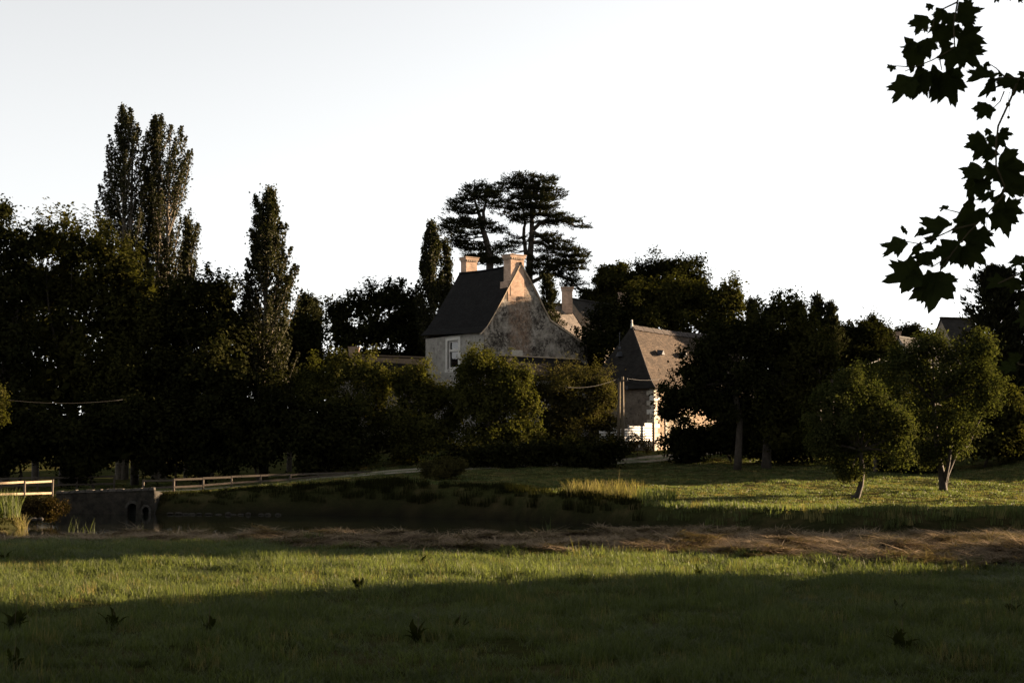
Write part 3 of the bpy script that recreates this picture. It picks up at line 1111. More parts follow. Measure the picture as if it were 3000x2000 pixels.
def tree(name, label, base, d, lobes, leaf='leaf_olive', lsize=0.2, per=26, spacing=0.55, crad=0.42, gap=0.25,
         trunk_r=0.2, group=None, cat='tree', bark='bark', aspect=0.6, trunks=None, droop=0.0, updir=0.0, z0=None, sprig=0.0, shell=0.35, budget=15000, core=True, fingers=4, squeeze=1.0):
    """crown given as lobes (px, py, rx_px, ry_px[, depth offset m]) in photograph pixels at depth d"""
    bx = (base - 1500) / FPX * d
    bz = float(H(bx, d)) - 0.08 if z0 is None else z0
    t = empty(name, (bx, d, bz), label, cat, group)
    k = d / FPX
    Cs, Ds, tops = [], [], []
    for i, lb in enumerate(lobes):
        off = lb[4] if len(lb) > 4 else float(RNG.normal() * lb[2] * k * .25)
        c = P(lb[0], lb[1], d + off)
        rx, rz = lb[2] * k * squeeze, lb[3] * k * squeeze
        q, dd = lobe_clumps(c, (rx, max(rx * .9, .5), rz), spacing, shell, gap, seed=i + int(base) % 50, fingers=fingers)
        Cs.append(q)
        Ds.append(dd)
        tops.append(c)
    C = np.concatenate(Cs)
    D = np.concatenate(Ds)
    ok = C[:, 2] > bz + .15
    C, D = C[ok], D[ok]
    per = max(6, int(budget / len(C)))
    crad = crad * .8
    L = np.repeat(C, per, axis=0) + RNG.normal(size=(len(C) * per, 3)) * crad * np.array([1, 1, .75])
    B = np.repeat(D, per, axis=0)
    if sprig > 0:
        # upright shoots that break the outline
        s = RNG.integers(0, len(C), size=int(len(C) * .5))
        hh = RNG.random((len(s), 10)) * sprig
        sp = C[s][:, None, :] + np.stack([RNG.normal(size=hh.shape) * .1 + hh * RNG.normal(size=(len(s), 1)) * .35, RNG.normal(size=hh.shape) * .1, hh], -1)
        L = np.concatenate([L, sp.reshape(-1, 3)])
        B = np.concatenate([B, np.repeat(D[s], 10, axis=0)])
    ok = L[:, 2] > bz + .05
    L, B = L[ok], unit(B[ok] + np.array([0, 0, .5]))
    ax = None
    if droop or updir:
        ax = np.tile(np.array([[0, 0, -1.0 if droop else 1.0]]), (len(L), 1))
    V = leaves(L, lsize, aspect, axis=ax, axis_w=max(droop, updir), bias=B, bias_w=.62)
    if core:                                              # big inner leaves close the heart of the crown
        K = []
        for (lb, c) in zip(lobes, tops):
            rr_ = np.array([lb[2], lb[2] * .9, lb[3]]) * k * .66
            m_ = int(90 * max(1, rr_[0] * rr_[2] / 1.2))
            dd = unit(RNG.normal(size=(m_, 3))) * RNG.random((m_, 1)) ** .45
            K.append(np.array(c) + dd * rr_)
        K = np.concatenate(K)
        K = K[K[:, 2] > bz + .1]
        V = np.concatenate([V, leaves(K, min(.62, lsize * 2.6), .7)])
    link('crown', quad_mesh('crown', V, M[leaf]), t)
    tb = MB()
    cc = C.mean(axis=0)
    ctr = Vector(cc)
    if trunks is None:
        low = float(C[:, 2].min())
        fork = Vector((bx * .6 + ctr.x * .4, d, lerp(bz, ctr.z, .55)))
        mid = Vector((bx, d, bz)).lerp(fork, .5) + Vector((RNG.normal() * .1, 0, 0))
        tb.tube([Vector((bx, d, bz - .2)), Vector((bx, d, bz + .15)), mid, fork], [trunk_r * 1.5, trunk_r * 1.1, trunk_r * .95, trunk_r * .8], 8)
        stems = [(fork, trunk_r * .7)]
    else:
        stems = []
        for tp in trunks:
            pts_ = [P(px, py, d + dy) for px, py, dy, _ in tp]
            tb.tube(pts_, [r for *_, r in tp], 8)
            stems.append((pts_[-1], tp[-1][3]))
    for c in tops:
        fk, r = min(stems, key=lambda s: (s[0] - c).length)
        grow(tb, fk, fk.lerp(c, .9), r * .7, .03, .06)
    tb.build('trunk', M[bark], t, True)
    return t


def poplar(name, label, cx, d, env, n_br=150, leaf='leaf_poplar', lsize=.17, group=None, steep=3.0, trunk_r=.3, per=150, stems=(0,)):
    """env: rows (py, left_px, right_px); ascending branches fill the envelope"""
    bx = (cx - 1500) / FPX * d
    bz = float(H(bx, d)) - .1
    t = empty(name, (bx, d, bz), label, 'tree', group)
    rows = [e[0] for e in env]
    zt = P(cx, env[0][0], d).z
    zl = P(cx, env[-1][0], d).z
    k = d / FPX
    tb = MB()
    for s in stems:
        tb.tube([Vector((bx + s * .6, d, bz - .2)), Vector((bx + s, d, lerp(bz, zt, .4))), Vector((bx + s * 1.1, d, lerp(bz, zt, .96)))], [trunk_r * 1.2, trunk_r * .75, .03], 8)
    br_ = tb
    Ls = []
    zs = np.linspace(zl, zt, 60)
    pys = [1340 - (z - EYE) / d * FPX for z in zs]
    n_br = max(16, int(n_br * .62))
    per = int(per * 1.75)
    for i in range(n_br):
        f = (i + RNG.random()) / n_br
        zz = lerp(zl, zt, f ** .9)
        az = RNG.random() * 2 * math.pi
        py = 1340 - (zz - EYE) / d * FPX
        lo = np.interp(py, rows, [e[1] for e in env])
        hi = np.interp(py, rows, [e[2] for e in env])
        ex = (cx - lo) if math.cos(az) < 0 else (hi - cx)
        ed = (hi - lo) * .5
        rr_ = math.sqrt((math.cos(az) * ex) ** 2 + (math.sin(az) * ed) ** 2) * k * (.64 + .48 * RNG.random())
        s = stems[int(RNG.integers(len(stems)))]
        tip = Vector((bx + s * .4 + math.cos(az) * rr_, d + math.sin(az) * rr_, zz))
        st_ = Vector((bx + s, d, max(bz + 1, zz - rr_ * steep)))
        pts_ = []
        for j in range(5):
            tt = j / 4
            q = st_.lerp(tip, tt)
            q.x = lerp(st_.x, tip.x, tt ** .75)
            q.y = lerp(st_.y, tip.y, tt ** .75)
            pts_.append(q)
        br_.tube(pts_, [.06, .05, .04, .025, .01], 4, False)
        m_ = int(per * (.6 + .9 * RNG.random()))
        tt = .25 + .76 * RNG.random(m_) ** .75
        base_ = np.stack([np.interp(tt, np.linspace(0, 1, 5), [p[a] for p in pts_]) for a in range(3)], -1)
        w_ = np.clip(.62 * (1.02 - tt) ** .55 * np.minimum(1, tt / .45), .07, 1)[:, None]
        Ls.append(base_ + RNG.normal(size=(m_, 3)) * w_ * np.array([.8, .8, 1.1]) * .7)
    V = leaves(np.concatenate(Ls), lsize, .75)
    link('crown', quad_mesh('crown', V, M[leaf]), t)
    br_.build('trunk', M['bark_pale'], t, True)
    return t


def conifer(name, label, cx, d, top_py, half_px, bot_py, n=260, leaf='needle', group=None, lift=.25, lsize=.32, per=46, power=.8):
    """dark cypress-like conifer: feathery branches that turn up at the tips"""
    bx = (cx - 1500) / FPX * d
    bz = float(H(bx, d)) - .1
    t = empty(name, (bx, d, bz), label, 'tree', group)
    zt, zl = P(cx, top_py, d).z, P(cx, bot_py, d).z
    k = d / FPX
    tb = MB()
    tb.tube([Vector((bx, d, bz - .2)), Vector((bx, d, zt))], [.22, .02], 6)
    tb.build('trunk', M['bark'], t)
    Ls, Ax = [], []
    for i in range(n):
        f = (i + RNG.random()) / n
        zz = lerp(zl, zt, f)
        R = half_px * k * (1 - f) ** power * (.45 + .8 * RNG.random()) + .15
        az = RNG.random() * 2 * math.pi
        dr = np.array([math.cos(az), math.sin(az), 0])
        tt = RNG.random(per) ** .7
        q = np.array([bx, d, zz]) + dr * (tt * R)[:, None]
        q[:, 2] += R * lift * (tt ** 2.2) * 1.3 - R * .15 * tt
        q += RNG.normal(size=q.shape) * (.30 - .2 * tt)[:, None]
        Ls.append(q)
        Ax.append(np.tile(dr + np.array([0, 0, .9]), (per, 1)))
    V = leaves(np.concatenate(Ls), lsize, .32, axis=unit(np.concatenate(Ax)), axis_w=.65)
    link('crown', quad_mesh('crown', V, M[leaf]), t)
    return t


# ---- left wood
G1 = 'broadleaf trees of the wood on the left'
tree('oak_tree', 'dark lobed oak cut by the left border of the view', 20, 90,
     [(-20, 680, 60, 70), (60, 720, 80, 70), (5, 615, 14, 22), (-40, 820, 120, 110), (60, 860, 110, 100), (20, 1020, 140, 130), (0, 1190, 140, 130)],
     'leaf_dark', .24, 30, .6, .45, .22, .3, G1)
tree('ash_tree', 'feathery-topped ash left of the twin tall poplars', 190, 92,
     [(130, 710, 75, 75), (210, 735, 80, 80), (285, 735, 60, 70), (150, 840, 110, 100), (270, 850, 110, 100), (190, 980, 140, 120), (330, 960, 110, 120), (200, 1140, 160, 130), (340, 1130, 130, 140)],
     'leaf_olive', .24, 30, .62, .45, .22, .3, G1, updir=.2, sprig=1.4)
tree('ash_tree', 'rounded olive ash standing before the foot of the twin poplars', 400, 93,
     [(340, 790, 70, 70), (400, 860, 80, 85), (430, 960, 90, 100), (380, 1080, 130, 130), (450, 1140, 110, 130), (420, 1250, 150, 110)],
     'leaf_olive', .24, 30, .62, .45, .2, .26, G1, sprig=1.0)
tree('maple_tree', 'dark bushy maple between the twin poplars and the single poplar', 600, 92,
     [(520, 880, 60, 60), (590, 860, 55, 55), (650, 870, 60, 70), (560, 960, 110, 90), (660, 970, 100, 100), (540, 1090, 130, 120), (660, 1100, 130, 130), (580, 1240, 170, 120)],
     'leaf_dark', .24, 30, .62, .45, .2, .26, G1, sprig=1.0)
tree('elder_shrub', 'dark elder shrub on the left behind the wooden fences', 120, 86,
     [(40, 1280, 110, 100), (150, 1270, 130, 110), (270, 1300, 120, 90)], 'leaf_dark', .24, 24, .6, .42, .2, .1, 'dark shrubs filling the foot of the wood', cat='shrub', spacing=.6) if False else None
GS = 'dark shrubs filling the foot of the wood'
for px, lab, lobes in ((60, 'dark shrub behind the left end of the wooden fences', [(20, 1290, 120, 110), (110, 1280, 100, 110)]),
                       (280, 'dark shrub behind the stone bridge parapet', [(220, 1290, 110, 110), (330, 1280, 110, 120)]),
                       (520, 'dark shrub behind the first bays of the long fence', [(470, 1290, 110, 110), (570, 1280, 110, 120)]),
                       (760, 'dark shrub behind the middle of the long fence', [(700, 1270, 110, 120), (810, 1260, 110, 130)]),
                       (960, 'dark shrub behind the far end of the long fence', [(910, 1290, 100, 100), (1010, 1300, 100, 100)])):
    tree('thicket_shrub', lab, px, 86.5 if px < 400 else 89, lobes, 'leaf_dark', .26, 26, .65, .45, .15, .08, GS, 'shrub')
tree('holm_oak', 'dark oak deep in the wood behind the feathery ash', 110, 102,
     [(60, 830, 90, 80), (160, 850, 90, 80), (60, 960, 110, 100), (180, 980, 110, 100), (90, 1110, 120, 110), (230, 1110, 110, 110)], 'leaf_dark', .3, 26, .75, .45, .1, .25, G1)
tree('holm_oak', 'dark oak deep in the wood behind the bushy maple', 620, 104,
     [(500, 950, 90, 80), (620, 960, 100, 80), (740, 960, 80, 80), (520, 1090, 120, 110), (660, 1090, 120, 110), (780, 1080, 70, 90)], 'leaf_dark', .3, 26, .75, .45, .1, .25, G1)
tree('holm_oak', 'dark low oak between single poplar and low outbuilding', 850, 108,
     [(830, 1000, 60, 60), (880, 1010, 60, 60), (830, 1100, 70, 70), (900, 1110, 70, 60)], 'leaf_dark', .26, 28, .65, .45, .12, .2, G1)
# ---- poplars
GP = 'columnar poplars above the other trees'
poplar('poplar_tree', 'tallest poplar, left of the close pair', 362, 106,
       [(312, 332, 410), (345, 316, 424), (400, 304, 432), (450, 280, 430), (520, 285, 440), (600, 275, 440), (680, 270, 440), (760, 285, 440), (900, 300, 430), (1000, 300, 430)],
       170, group=GP, stems=(-.25, .25), per=165)
poplar('poplar_tree', 'broad poplar with a low side limb, right of the close pair', 470, 107,
       [(340, 430, 498), (372, 402, 522), (400, 398, 535), (440, 410, 550), (500, 410, 552), (560, 408, 556), (640, 410, 548), (720, 420, 545), (820, 420, 575), (900, 430, 570), (1000, 430, 560)],
       190, group=GP, stems=(-.4, .3), per=165)
poplar('poplar_tree', 'short poplar stem leaning out right of the close pair', 548, 105,
       [(640, 570, 590), (680, 550, 590), (740, 530, 585), (800, 520, 575), (900, 510, 575), (1000, 500, 570)], 60, group=GP, trunk_r=.15, per=120)
poplar('poplar_tree', 'single poplar standing alone between the pair and the manor', 775, 94,
       [(555, 742, 786), (600, 722, 810), (640, 716, 824), (680, 722, 842), (740, 715, 838), (770, 708, 862), (820, 695, 872), (880, 690, 870), (960, 690, 868), (1060, 690, 866), (1180, 690, 855), (1300, 690, 840)],
       230, group=GP, steep=2.2, per=165)
poplar('poplar_tree', 'slim poplar just left of the manor roof', 1262, 128,
       [(655, 1255, 1268), (700, 1235, 1285), (760, 1225, 1292), (820, 1218, 1295), (880, 1215, 1290), (960, 1215, 1290)],
       110, group=GP, per=130, lsize=.2)
poplar('poplar_tree', 'short companion poplar touching the slim one by the manor roof', 1303, 129,
       [(710, 1296, 1308), (760, 1286, 1318), (820, 1286, 1322), (900, 1284, 1318), (960, 1284, 1312)], 50, group=GP, per=110, lsize=.2, trunk_r=.15)
# ---- behind the low outbuilding
GB = 'dark trees behind the manor'
conifer('cypress_tree', 'dark feathery cypress right of the single poplar', 893, 118, 868, 62, 1200, 240, group=GB, power=.45, lift=.5)
conifer('cypress_tree', 'small leaning cypress tip beside the walnut', 925, 119, 885, 30, 1150, 90, group=GB, power=.6, lift=.6)
tree('walnut_tree', 'broad dark walnut left of the manor', 1090, 132,
     [(985, 925, 40, 45), (1050, 905, 50, 55), (1110, 890, 55, 50), (1150, 880, 50, 40), (1200, 905, 45, 45), (1010, 985, 70, 60), (1100, 970, 90, 70), (1190, 970, 70, 70), (1000, 1070, 80, 60), (1120, 1060, 110, 60), (1220, 1050, 60, 70)],
     'leaf_dark', .30, 26, .75, .5, .22, .3, GB, sprig=.8)
tree('lime_tree', 'dark lime peeping between slim poplar and manor roof', 1255, 133,
     [(1230, 960, 45, 60), (1290, 960, 50, 60), (1340, 870, 14, 40), (1250, 1040, 60, 70)], 'leaf_dark', .3, 26, .75, .5, .2, .2, GB)

# ---- cedars
def cedar(label, d, trunks, pads, z=3.733, x0=1250, y0=480, dens=1.0):
    def cv(x, y, dd=0.0):
        return P(x0 + x / z, y0 + y / z, d + dd)
    b0 = cv(*trunks[0][0])
    bz = float(H(b0.x, d)) - .1
    t = empty('cedar_tree', (b0.x, d, bz), label, 'tree', 'cedars rising behind the manor')
    tb = MB()
    segs = []
    for ti, tr2 in enumerate(trunks):
        pts_ = [cv(x, y) for x, y in tr2]
        rads = list(np.linspace(.38 if ti == 0 else .22, .07, len(pts_)))
        if ti == 0:
            pts_ = [Vector((b0.x, d, bz - .2))] + pts_
            rads = [.4] + rads
        tb.tube(pts_, rads, 8)
        segs += pts_[1:] if ti == 0 else pts_
        for a, b_ in zip(pts_[:-1], pts_[1:]):
            segs.append(a.lerp(b_, .5))
    br_ = tb
    Ls, Ax = [], []
    k = d / FPX / z
    for (x, y, hw, hh) in pads:
        hw, hh = hw * .94, hh * .95
        dd = float(RNG.normal()) * hw * k * .5
        c = cv(x, y, dd)
        st_ = min(segs, key=lambda s: (s - c).length + abs(s.z - c.z + (c - s).length * .12) * 1.2)
        if (st_ - c).length > .5:
            L_ = (c - st_).length
            pts_ = [st_.lerp(c, q / 5) + UP * (-.10 * L_ * math.sin(q / 5 * math.pi)) + Vector((0, 0, float(RNG.normal()) * .06)) for q in range(6)]
            br_.tube(pts_, [lerp(.05 + L_ * .012, .03, q / 5) for q in range(6)], 5, False)
        n = int(4.0 * dens * max(1.5, hw * hh / 300) + 3)
        for _ in range(n):                                # sprays on the pad
            a = RNG.random() * 2 * math.pi
            rr_ = math.sqrt(RNG.random())
            q = np.array(c) + np.array([math.cos(a) * rr_ * hw * k, math.sin(a) * rr_ * hw * k * .8, (RNG.random() - .6) * 1.5 * hh * k * (1 - .6 * rr_)])
            m_ = 22
            dr = unit(np.array([math.cos(a), math.sin(a), .1 + .25 * RNG.normal()]))
            tt = RNG.random((m_, 1)) * .95
            Ls.append(q + dr * tt + RNG.normal(size=(m_, 3)) * np.array([.13, .13, .07]))
            Ax.append(np.tile(dr + np.array([0, 0, .35]), (m_, 1)))
    V = leaves(np.concatenate(Ls), .28, .28, axis=unit(np.concatenate(Ax)), axis_w=.6)
    link('crown', quad_mesh('crown', V, M['needle']), t)
    br_.build('trunk', M['bark'], t, True)
    return t


cedar('smaller leaning cedar above the middle of the manor ridge', 136,
      [[(690, 1060), (680, 980), (655, 850), (625, 750), (600, 690), (590, 600), (550, 480), (525, 400), (512, 270)],
       [(600, 690), (625, 600), (620, 530), (645, 440), (647, 340), (645, 230)]],
      [(515, 245, 40, 28), (500, 290, 65, 28), (470, 330, 50, 24), (550, 330, 45, 24), (650, 240, 40, 30), (640, 285, 55, 30), (690, 320, 55, 26), (660, 360, 80, 28), (720, 355, 40, 20), (690, 420, 60, 24), (775, 420, 34, 12), (660, 460, 50, 18),
       (390, 395, 50, 30), (460, 380, 60, 26), (350, 425, 45, 26), (380, 475, 90, 28), (300, 505, 45, 14), (480, 520, 80, 26), (400, 535, 50, 22), (350, 610, 80, 28), (240, 635, 55, 16), (320, 650, 90, 26), (280, 700, 80, 22), (215, 705, 45, 14), (230, 745, 70, 20),
       (520, 610, 70, 28), (560, 650, 80, 30), (640, 645, 50, 22), (690, 700, 80, 24), (760, 720, 60, 16), (790, 745, 40, 10), (440, 680, 80, 26), (430, 745, 100, 26), (350, 800, 60, 28), (320, 850, 50, 30), (300, 880, 35, 20), (470, 850, 80, 16), (400, 910, 45, 26), (530, 880, 60, 20),
       (500, 930, 50, 28), (590, 920, 50, 26), (740, 890, 45, 18), (730, 960, 55, 18), (590, 1000, 100, 34), (760, 1050, 60, 34), (640, 1050, 80, 40), (520, 1010, 50, 22), (700, 1080, 90, 24)], dens=.95)
cedar('larger cedar with long level boughs behind the near chimney', 138,
      [[(1120, 1250), (1130, 1000), (1145, 850), (1150, 720), (1150, 580), (1140, 430), (1110, 300), (1085, 140)],
       [(1085, 1000), (1075, 900), (1060, 800), (1065, 700), (1080, 650), (1060, 520), (1060, 430), (960, 200)],
       [(1150, 560), (1200, 420), (1260, 300), (1300, 170)],
       [(1140, 1300), (1230, 1255), (1290, 1220), (1400, 1120), (1550, 1060)],
       [(1165, 720), (1240, 650), (1390, 620), (1500, 620), (1640, 685)],
       [(1150, 860), (1250, 860), (1330, 915), (1440, 940)],
       [(1170, 750), (1300, 830), (1420, 880)],
       [(1290, 1220), (1420, 1210), (1560, 1270), (1700, 1385)]],
      [(1080, 125, 45, 26), (940, 150, 40, 26), (1040, 165, 40, 30), (1110, 190, 60, 30), (1300, 150, 60, 26), (1280, 205, 80, 30), (1345, 185, 35, 18), (900, 215, 60, 22), (850, 265, 55, 18), (840, 298, 40, 12), (960, 225, 60, 30), (1080, 250, 100, 34), (1180, 285, 80, 34), (1260, 270, 80, 30), (1370, 285, 60, 14), (1415, 318, 45, 10), (1340, 345, 90, 14), (1425, 358, 40, 9),
       (960, 375, 60, 26), (1080, 345, 110, 38), (1200, 385, 110, 38), (1330, 395, 55, 14), (1000, 425, 70, 24), (850, 452, 75, 14), (795, 468, 35, 12), (900, 478, 50, 14), (1010, 490, 60, 24), (1150, 465, 110, 38), (1270, 455, 100, 30), (1350, 490, 50, 28), (820, 545, 55, 14),
       (1060, 555, 100, 32), (1240, 545, 110, 32), (1370, 555, 70, 24), (1000, 600, 50, 24), (975, 625, 45, 16), (1080, 635, 50, 16), (1460, 580, 60, 18), (1490, 605, 80, 22), (1420, 630, 60, 18), (1330, 655, 50, 24), (1290, 635, 50, 22), (1560, 640, 70, 18), (1610, 610, 36, 10), (1640, 675, 60, 13), (1700, 693, 36, 8),
       (1240, 775, 60, 20), (1320, 795, 90, 22), (1400, 830, 80, 24), (1480, 860, 60, 20), (1000, 805, 60, 20), (920, 855, 60, 20), (900, 905, 70, 18), (850, 942, 65, 14), (1010, 855, 40, 18), (1230, 850, 60, 16), (1310, 890, 60, 16), (1450, 915, 80, 28), (1560, 925, 70, 28), (1635, 940, 45, 24), (1680, 1000, 60, 22), (1600, 1005, 90, 28), (1500, 1000, 80, 28), (1240, 945, 70, 16), (1330, 975, 55, 16),
       (1200, 1040, 60, 36), (1300, 1055, 100, 28), (1400, 1090, 110, 32), (1550, 1075, 100, 32), (1640, 1085, 60, 28), (1660, 1145, 45, 22), (1250, 1125, 110, 34), (1500, 1145, 110, 30), (1400, 1175, 80, 22), (1210, 1200, 70, 36), (1520, 1205, 70, 24), (1580, 1270, 50, 28), (1480, 1245, 40, 20), (1620, 1315, 55, 20), (1700, 1375, 45, 14), (1560, 1330, 40, 18), (1730, 1395, 30, 8)])
conifer('yew_tree', 'dark pointed yew beneath the larger cedar behind the gable', 1606, 122, 812, 44, 960, 110, group=GB, power=.5, lift=.1, lsize=.26)

# ---- right of the manor
GR = 'trees between the manor and the barn'
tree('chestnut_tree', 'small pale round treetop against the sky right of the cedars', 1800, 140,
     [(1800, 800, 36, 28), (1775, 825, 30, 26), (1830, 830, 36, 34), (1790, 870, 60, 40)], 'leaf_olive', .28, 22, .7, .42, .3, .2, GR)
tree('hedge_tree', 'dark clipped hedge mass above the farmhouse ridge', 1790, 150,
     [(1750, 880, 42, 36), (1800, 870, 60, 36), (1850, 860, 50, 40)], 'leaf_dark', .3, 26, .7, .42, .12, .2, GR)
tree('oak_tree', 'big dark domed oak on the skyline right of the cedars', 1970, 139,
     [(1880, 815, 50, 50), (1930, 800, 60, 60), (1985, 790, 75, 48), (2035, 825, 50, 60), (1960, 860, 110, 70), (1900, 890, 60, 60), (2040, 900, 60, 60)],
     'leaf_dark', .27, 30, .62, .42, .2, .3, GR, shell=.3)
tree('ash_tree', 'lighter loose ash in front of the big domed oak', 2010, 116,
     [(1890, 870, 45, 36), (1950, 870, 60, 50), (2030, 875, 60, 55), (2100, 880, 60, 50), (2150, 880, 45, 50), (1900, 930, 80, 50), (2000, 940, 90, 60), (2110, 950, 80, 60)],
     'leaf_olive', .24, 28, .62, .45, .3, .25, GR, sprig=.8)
tree('laurel_tree', 'dark laurel filling the gap between manor and barn', 1770, 112,
     [(1790, 930, 60, 60), (1740, 1000, 60, 70), (1800, 990, 70, 70), (1760, 1080, 70, 80), (1850, 960, 70, 60), (1860, 900, 40, 40)],
     'leaf_dark', .24, 28, .62, .42, .15, .2, GR)
GC = 'conifer tips behind the parkland trees'
conifer('cypress_tree', 'small conifer tip left of the parkland tree crown', 2210, 112, 884, 60, 1050, 80, group=GC, power=1.35, lift=.55, lsize=.3)
conifer('cypress_tree', 'narrow conifer tip right of the parkland tree crown', 2350, 114, 888, 46, 1050, 70, group=GC, power=1.35, lift=.6, lsize=.3)
conifer('cypress_tree', 'pointed dark conifer, tallest of the tips over the right meadow', 2400, 113, 872, 88, 1060, 110, group=GC, power=1.35, lift=.55, lsize=.3)
conifer('cypress_tree', 'leaning side conifer on the right of the tips', 2438, 113, 890, 64, 1060, 80, group=GC, power=1.35, lift=.6, lsize=.3)
GM = 'parkland trees on the far meadow'
tree('parkland_tree', 'spreading dark parkland tree partly hiding the sunlit barn wall', 2162, 86,
     [(2075, 1030, 52, 50), (2105, 1000, 62, 60), (2170, 990, 72, 62), (2020, 1095, 60, 55), (2090, 1080, 100, 80), (1985, 1160, 60, 50), (2070, 1180, 100, 70), (2190, 1100, 100, 90), (2150, 1200, 110, 70), (2220, 1010, 60, 60), (1960, 1210, 35, 25)],
     'leaf_dark', .2, 30, .55, .4, .25, .2, GM, trunks=[[(2160, 1378, 0, .26), (2163, 1330, 0, .22), (2168, 1230, 0, .18), (2150, 1130, 0, .14)]], sprig=.6)
tree('parkland_tree', 'tall olive parkland tree with the sunlit side crown', 2245, 87,
     [(2270, 920, 45, 40), (2320, 925, 50, 45), (2240, 960, 60, 60), (2340, 990, 65, 70), (2390, 1040, 50, 60), (2430, 1060, 38, 30), (2300, 1060, 100, 90), (2370, 1120, 70, 60), (2250, 1180, 110, 90), (2340, 1200, 90, 80), (2290, 1270, 90, 60)],
     'leaf_olive', .2, 30, .55, .4, .25, .28, GM, trunks=[[(2245, 1380, 0, .36), (2246, 1340, 0, .28), (2250, 1260, 0, .25), (2270, 1140, 0, .18)]], sprig=.8)
tree('orchard_tree', 'smaller low-branched orchard tree with a leaning trunk', 2508, 65,
     [(2440, 1180, 60, 55), (2500, 1140, 50, 55), (2560, 1180, 70, 60), (2420, 1250, 70, 60), (2500, 1240, 90, 70), (2610, 1230, 60, 60), (2640, 1270, 40, 40), (2450, 1320, 70, 50), (2540, 1320, 90, 60), (2620, 1330, 50, 45), (2400, 1300, 40, 30), (2490, 1380, 50, 25), (2480, 1125, 25, 25)],
     'leaf_orchard', .125, 30, .40, .26, .34, .12, GM, budget=20000, core=False, fingers=9, squeeze=.88,
     trunks=[[(2500, 1462, 0, .20), (2512, 1452, 0, .14), (2522, 1420, 0, .12), (2527, 1380, 0, .11), (2520, 1320, 0, .10)]], sprig=.5)
tree('orchard_tree', 'larger many-stemmed orchard tree right of the leaning one', 2763, 69,
     [(2730, 1010, 45, 40), (2690, 1050, 60, 45), (2780, 1030, 40, 30), (2640, 1100, 60, 50), (2720, 1110, 80, 60), (2800, 1090, 60, 50), (2870, 1060, 45, 55), (2900, 1120, 45, 50), (2850, 1150, 70, 60), (2910, 1170, 40, 40), (2760, 1190, 80, 60), (2830, 1240, 80, 50), (2690, 1200, 60, 50), (2740, 1280, 70, 50), (2800, 1310, 50, 40), (2720, 1340, 40, 30), (2640, 1060, 30, 30), (2880, 1010, 28, 26)],
     'leaf_orchard', .13, 30, .42, .28, .36, .2, GM, budget=22000, core=False, fingers=9, squeeze=.88,
     trunks=[[(2763, 1442, 0, .24), (2763, 1425, 0, .19), (2758, 1380, 0, .16), (2745, 1320, 0, .12), (2735, 1180, 0, .09)],
             [(2766, 1425, 0, .14), (2775, 1390, .2, .10), (2800, 1330, .4, .08), (2840, 1300, .6, .06)],
             [(2764, 1420, 0, .12), (2778, 1360, -.3, .09), (2790, 1280, -.4, .06)]], sprig=.6)
GH = 'shrubs closing the meadow on the right'
tree('hedgerow_tree', 'dark tall hedgerow behind the gap between the parkland trees', 2250, 120,
     [(2180, 1010, 70, 60), (2270, 1030, 80, 70), (2370, 1030, 80, 60), (2200, 1120, 100, 80), (2320, 1130, 110, 80), (2420, 1120, 80, 70)], 'leaf_dark', .28, 26, .7, .42, .1, .2, GH)
tree('hedgerow_tree', 'dark hedgerow behind the many-stemmed orchard tree', 2840, 106,
     [(2720, 1110, 80, 60), (2820, 1120, 80, 60), (2930, 1130, 90, 70), (2760, 1200, 90, 70), (2880, 1210, 100, 70), (2980, 1180, 80, 80)], 'leaf_dark', .26, 26, .65, .42, .1, .2, GH)
tree('hedgerow_tree', 'dark hedgerow shrub below the far power pole', 2500, 120,
     [(2470, 990, 50, 32), (2530, 985, 45, 30), (2480, 1050, 70, 60), (2560, 1050, 70, 60)], 'leaf_dark', .26, 26, .65, .42, .2, .15, GH, 'shrub', sprig=.9)
tree('hedgerow_tree', 'spiky dark shrub left of the square cottage chimney', 2570, 122,
     [(2565, 970, 30, 30), (2590, 985, 30, 28), (2550, 1010, 50, 40), (2600, 1040, 40, 50)], 'leaf_dark', .24, 24, .6, .35, .3, .15, GH, 'shrub', sprig=1.2)
tree('hedgerow_tree', 'loose dark shrub right of the square cottage chimney', 2668, 134,
     [(2668, 985, 26, 20), (2700, 1000, 30, 20), (2650, 1000, 30, 24)], 'leaf_dark', .26, 22, .6, .35, .35, .12, GH, 'shrub', sprig=.9)
tree('hedgerow_tree', 'dark shrub in front of the cottage gable', 2600, 117,
     [(2590, 1070, 60, 50), (2530, 1090, 70, 60), (2650, 1090, 60, 50), (2450, 1100, 70, 60)], 'leaf_dark', .22, 26, .6, .4, .2, .12, GH, 'shrub')
tree('hedgerow_tree', 'sunlit green shrub top between the orchard trees and the leaning pole', 2560, 84,
     [(2560, 1110, 50, 40), (2600, 1130, 50, 50), (2520, 1160, 50, 60), (2650, 1180, 60, 70)], 'leaf_hazel', .18, 26, .5, .35, .3, .12, GH, 'shrub', sprig=.9)
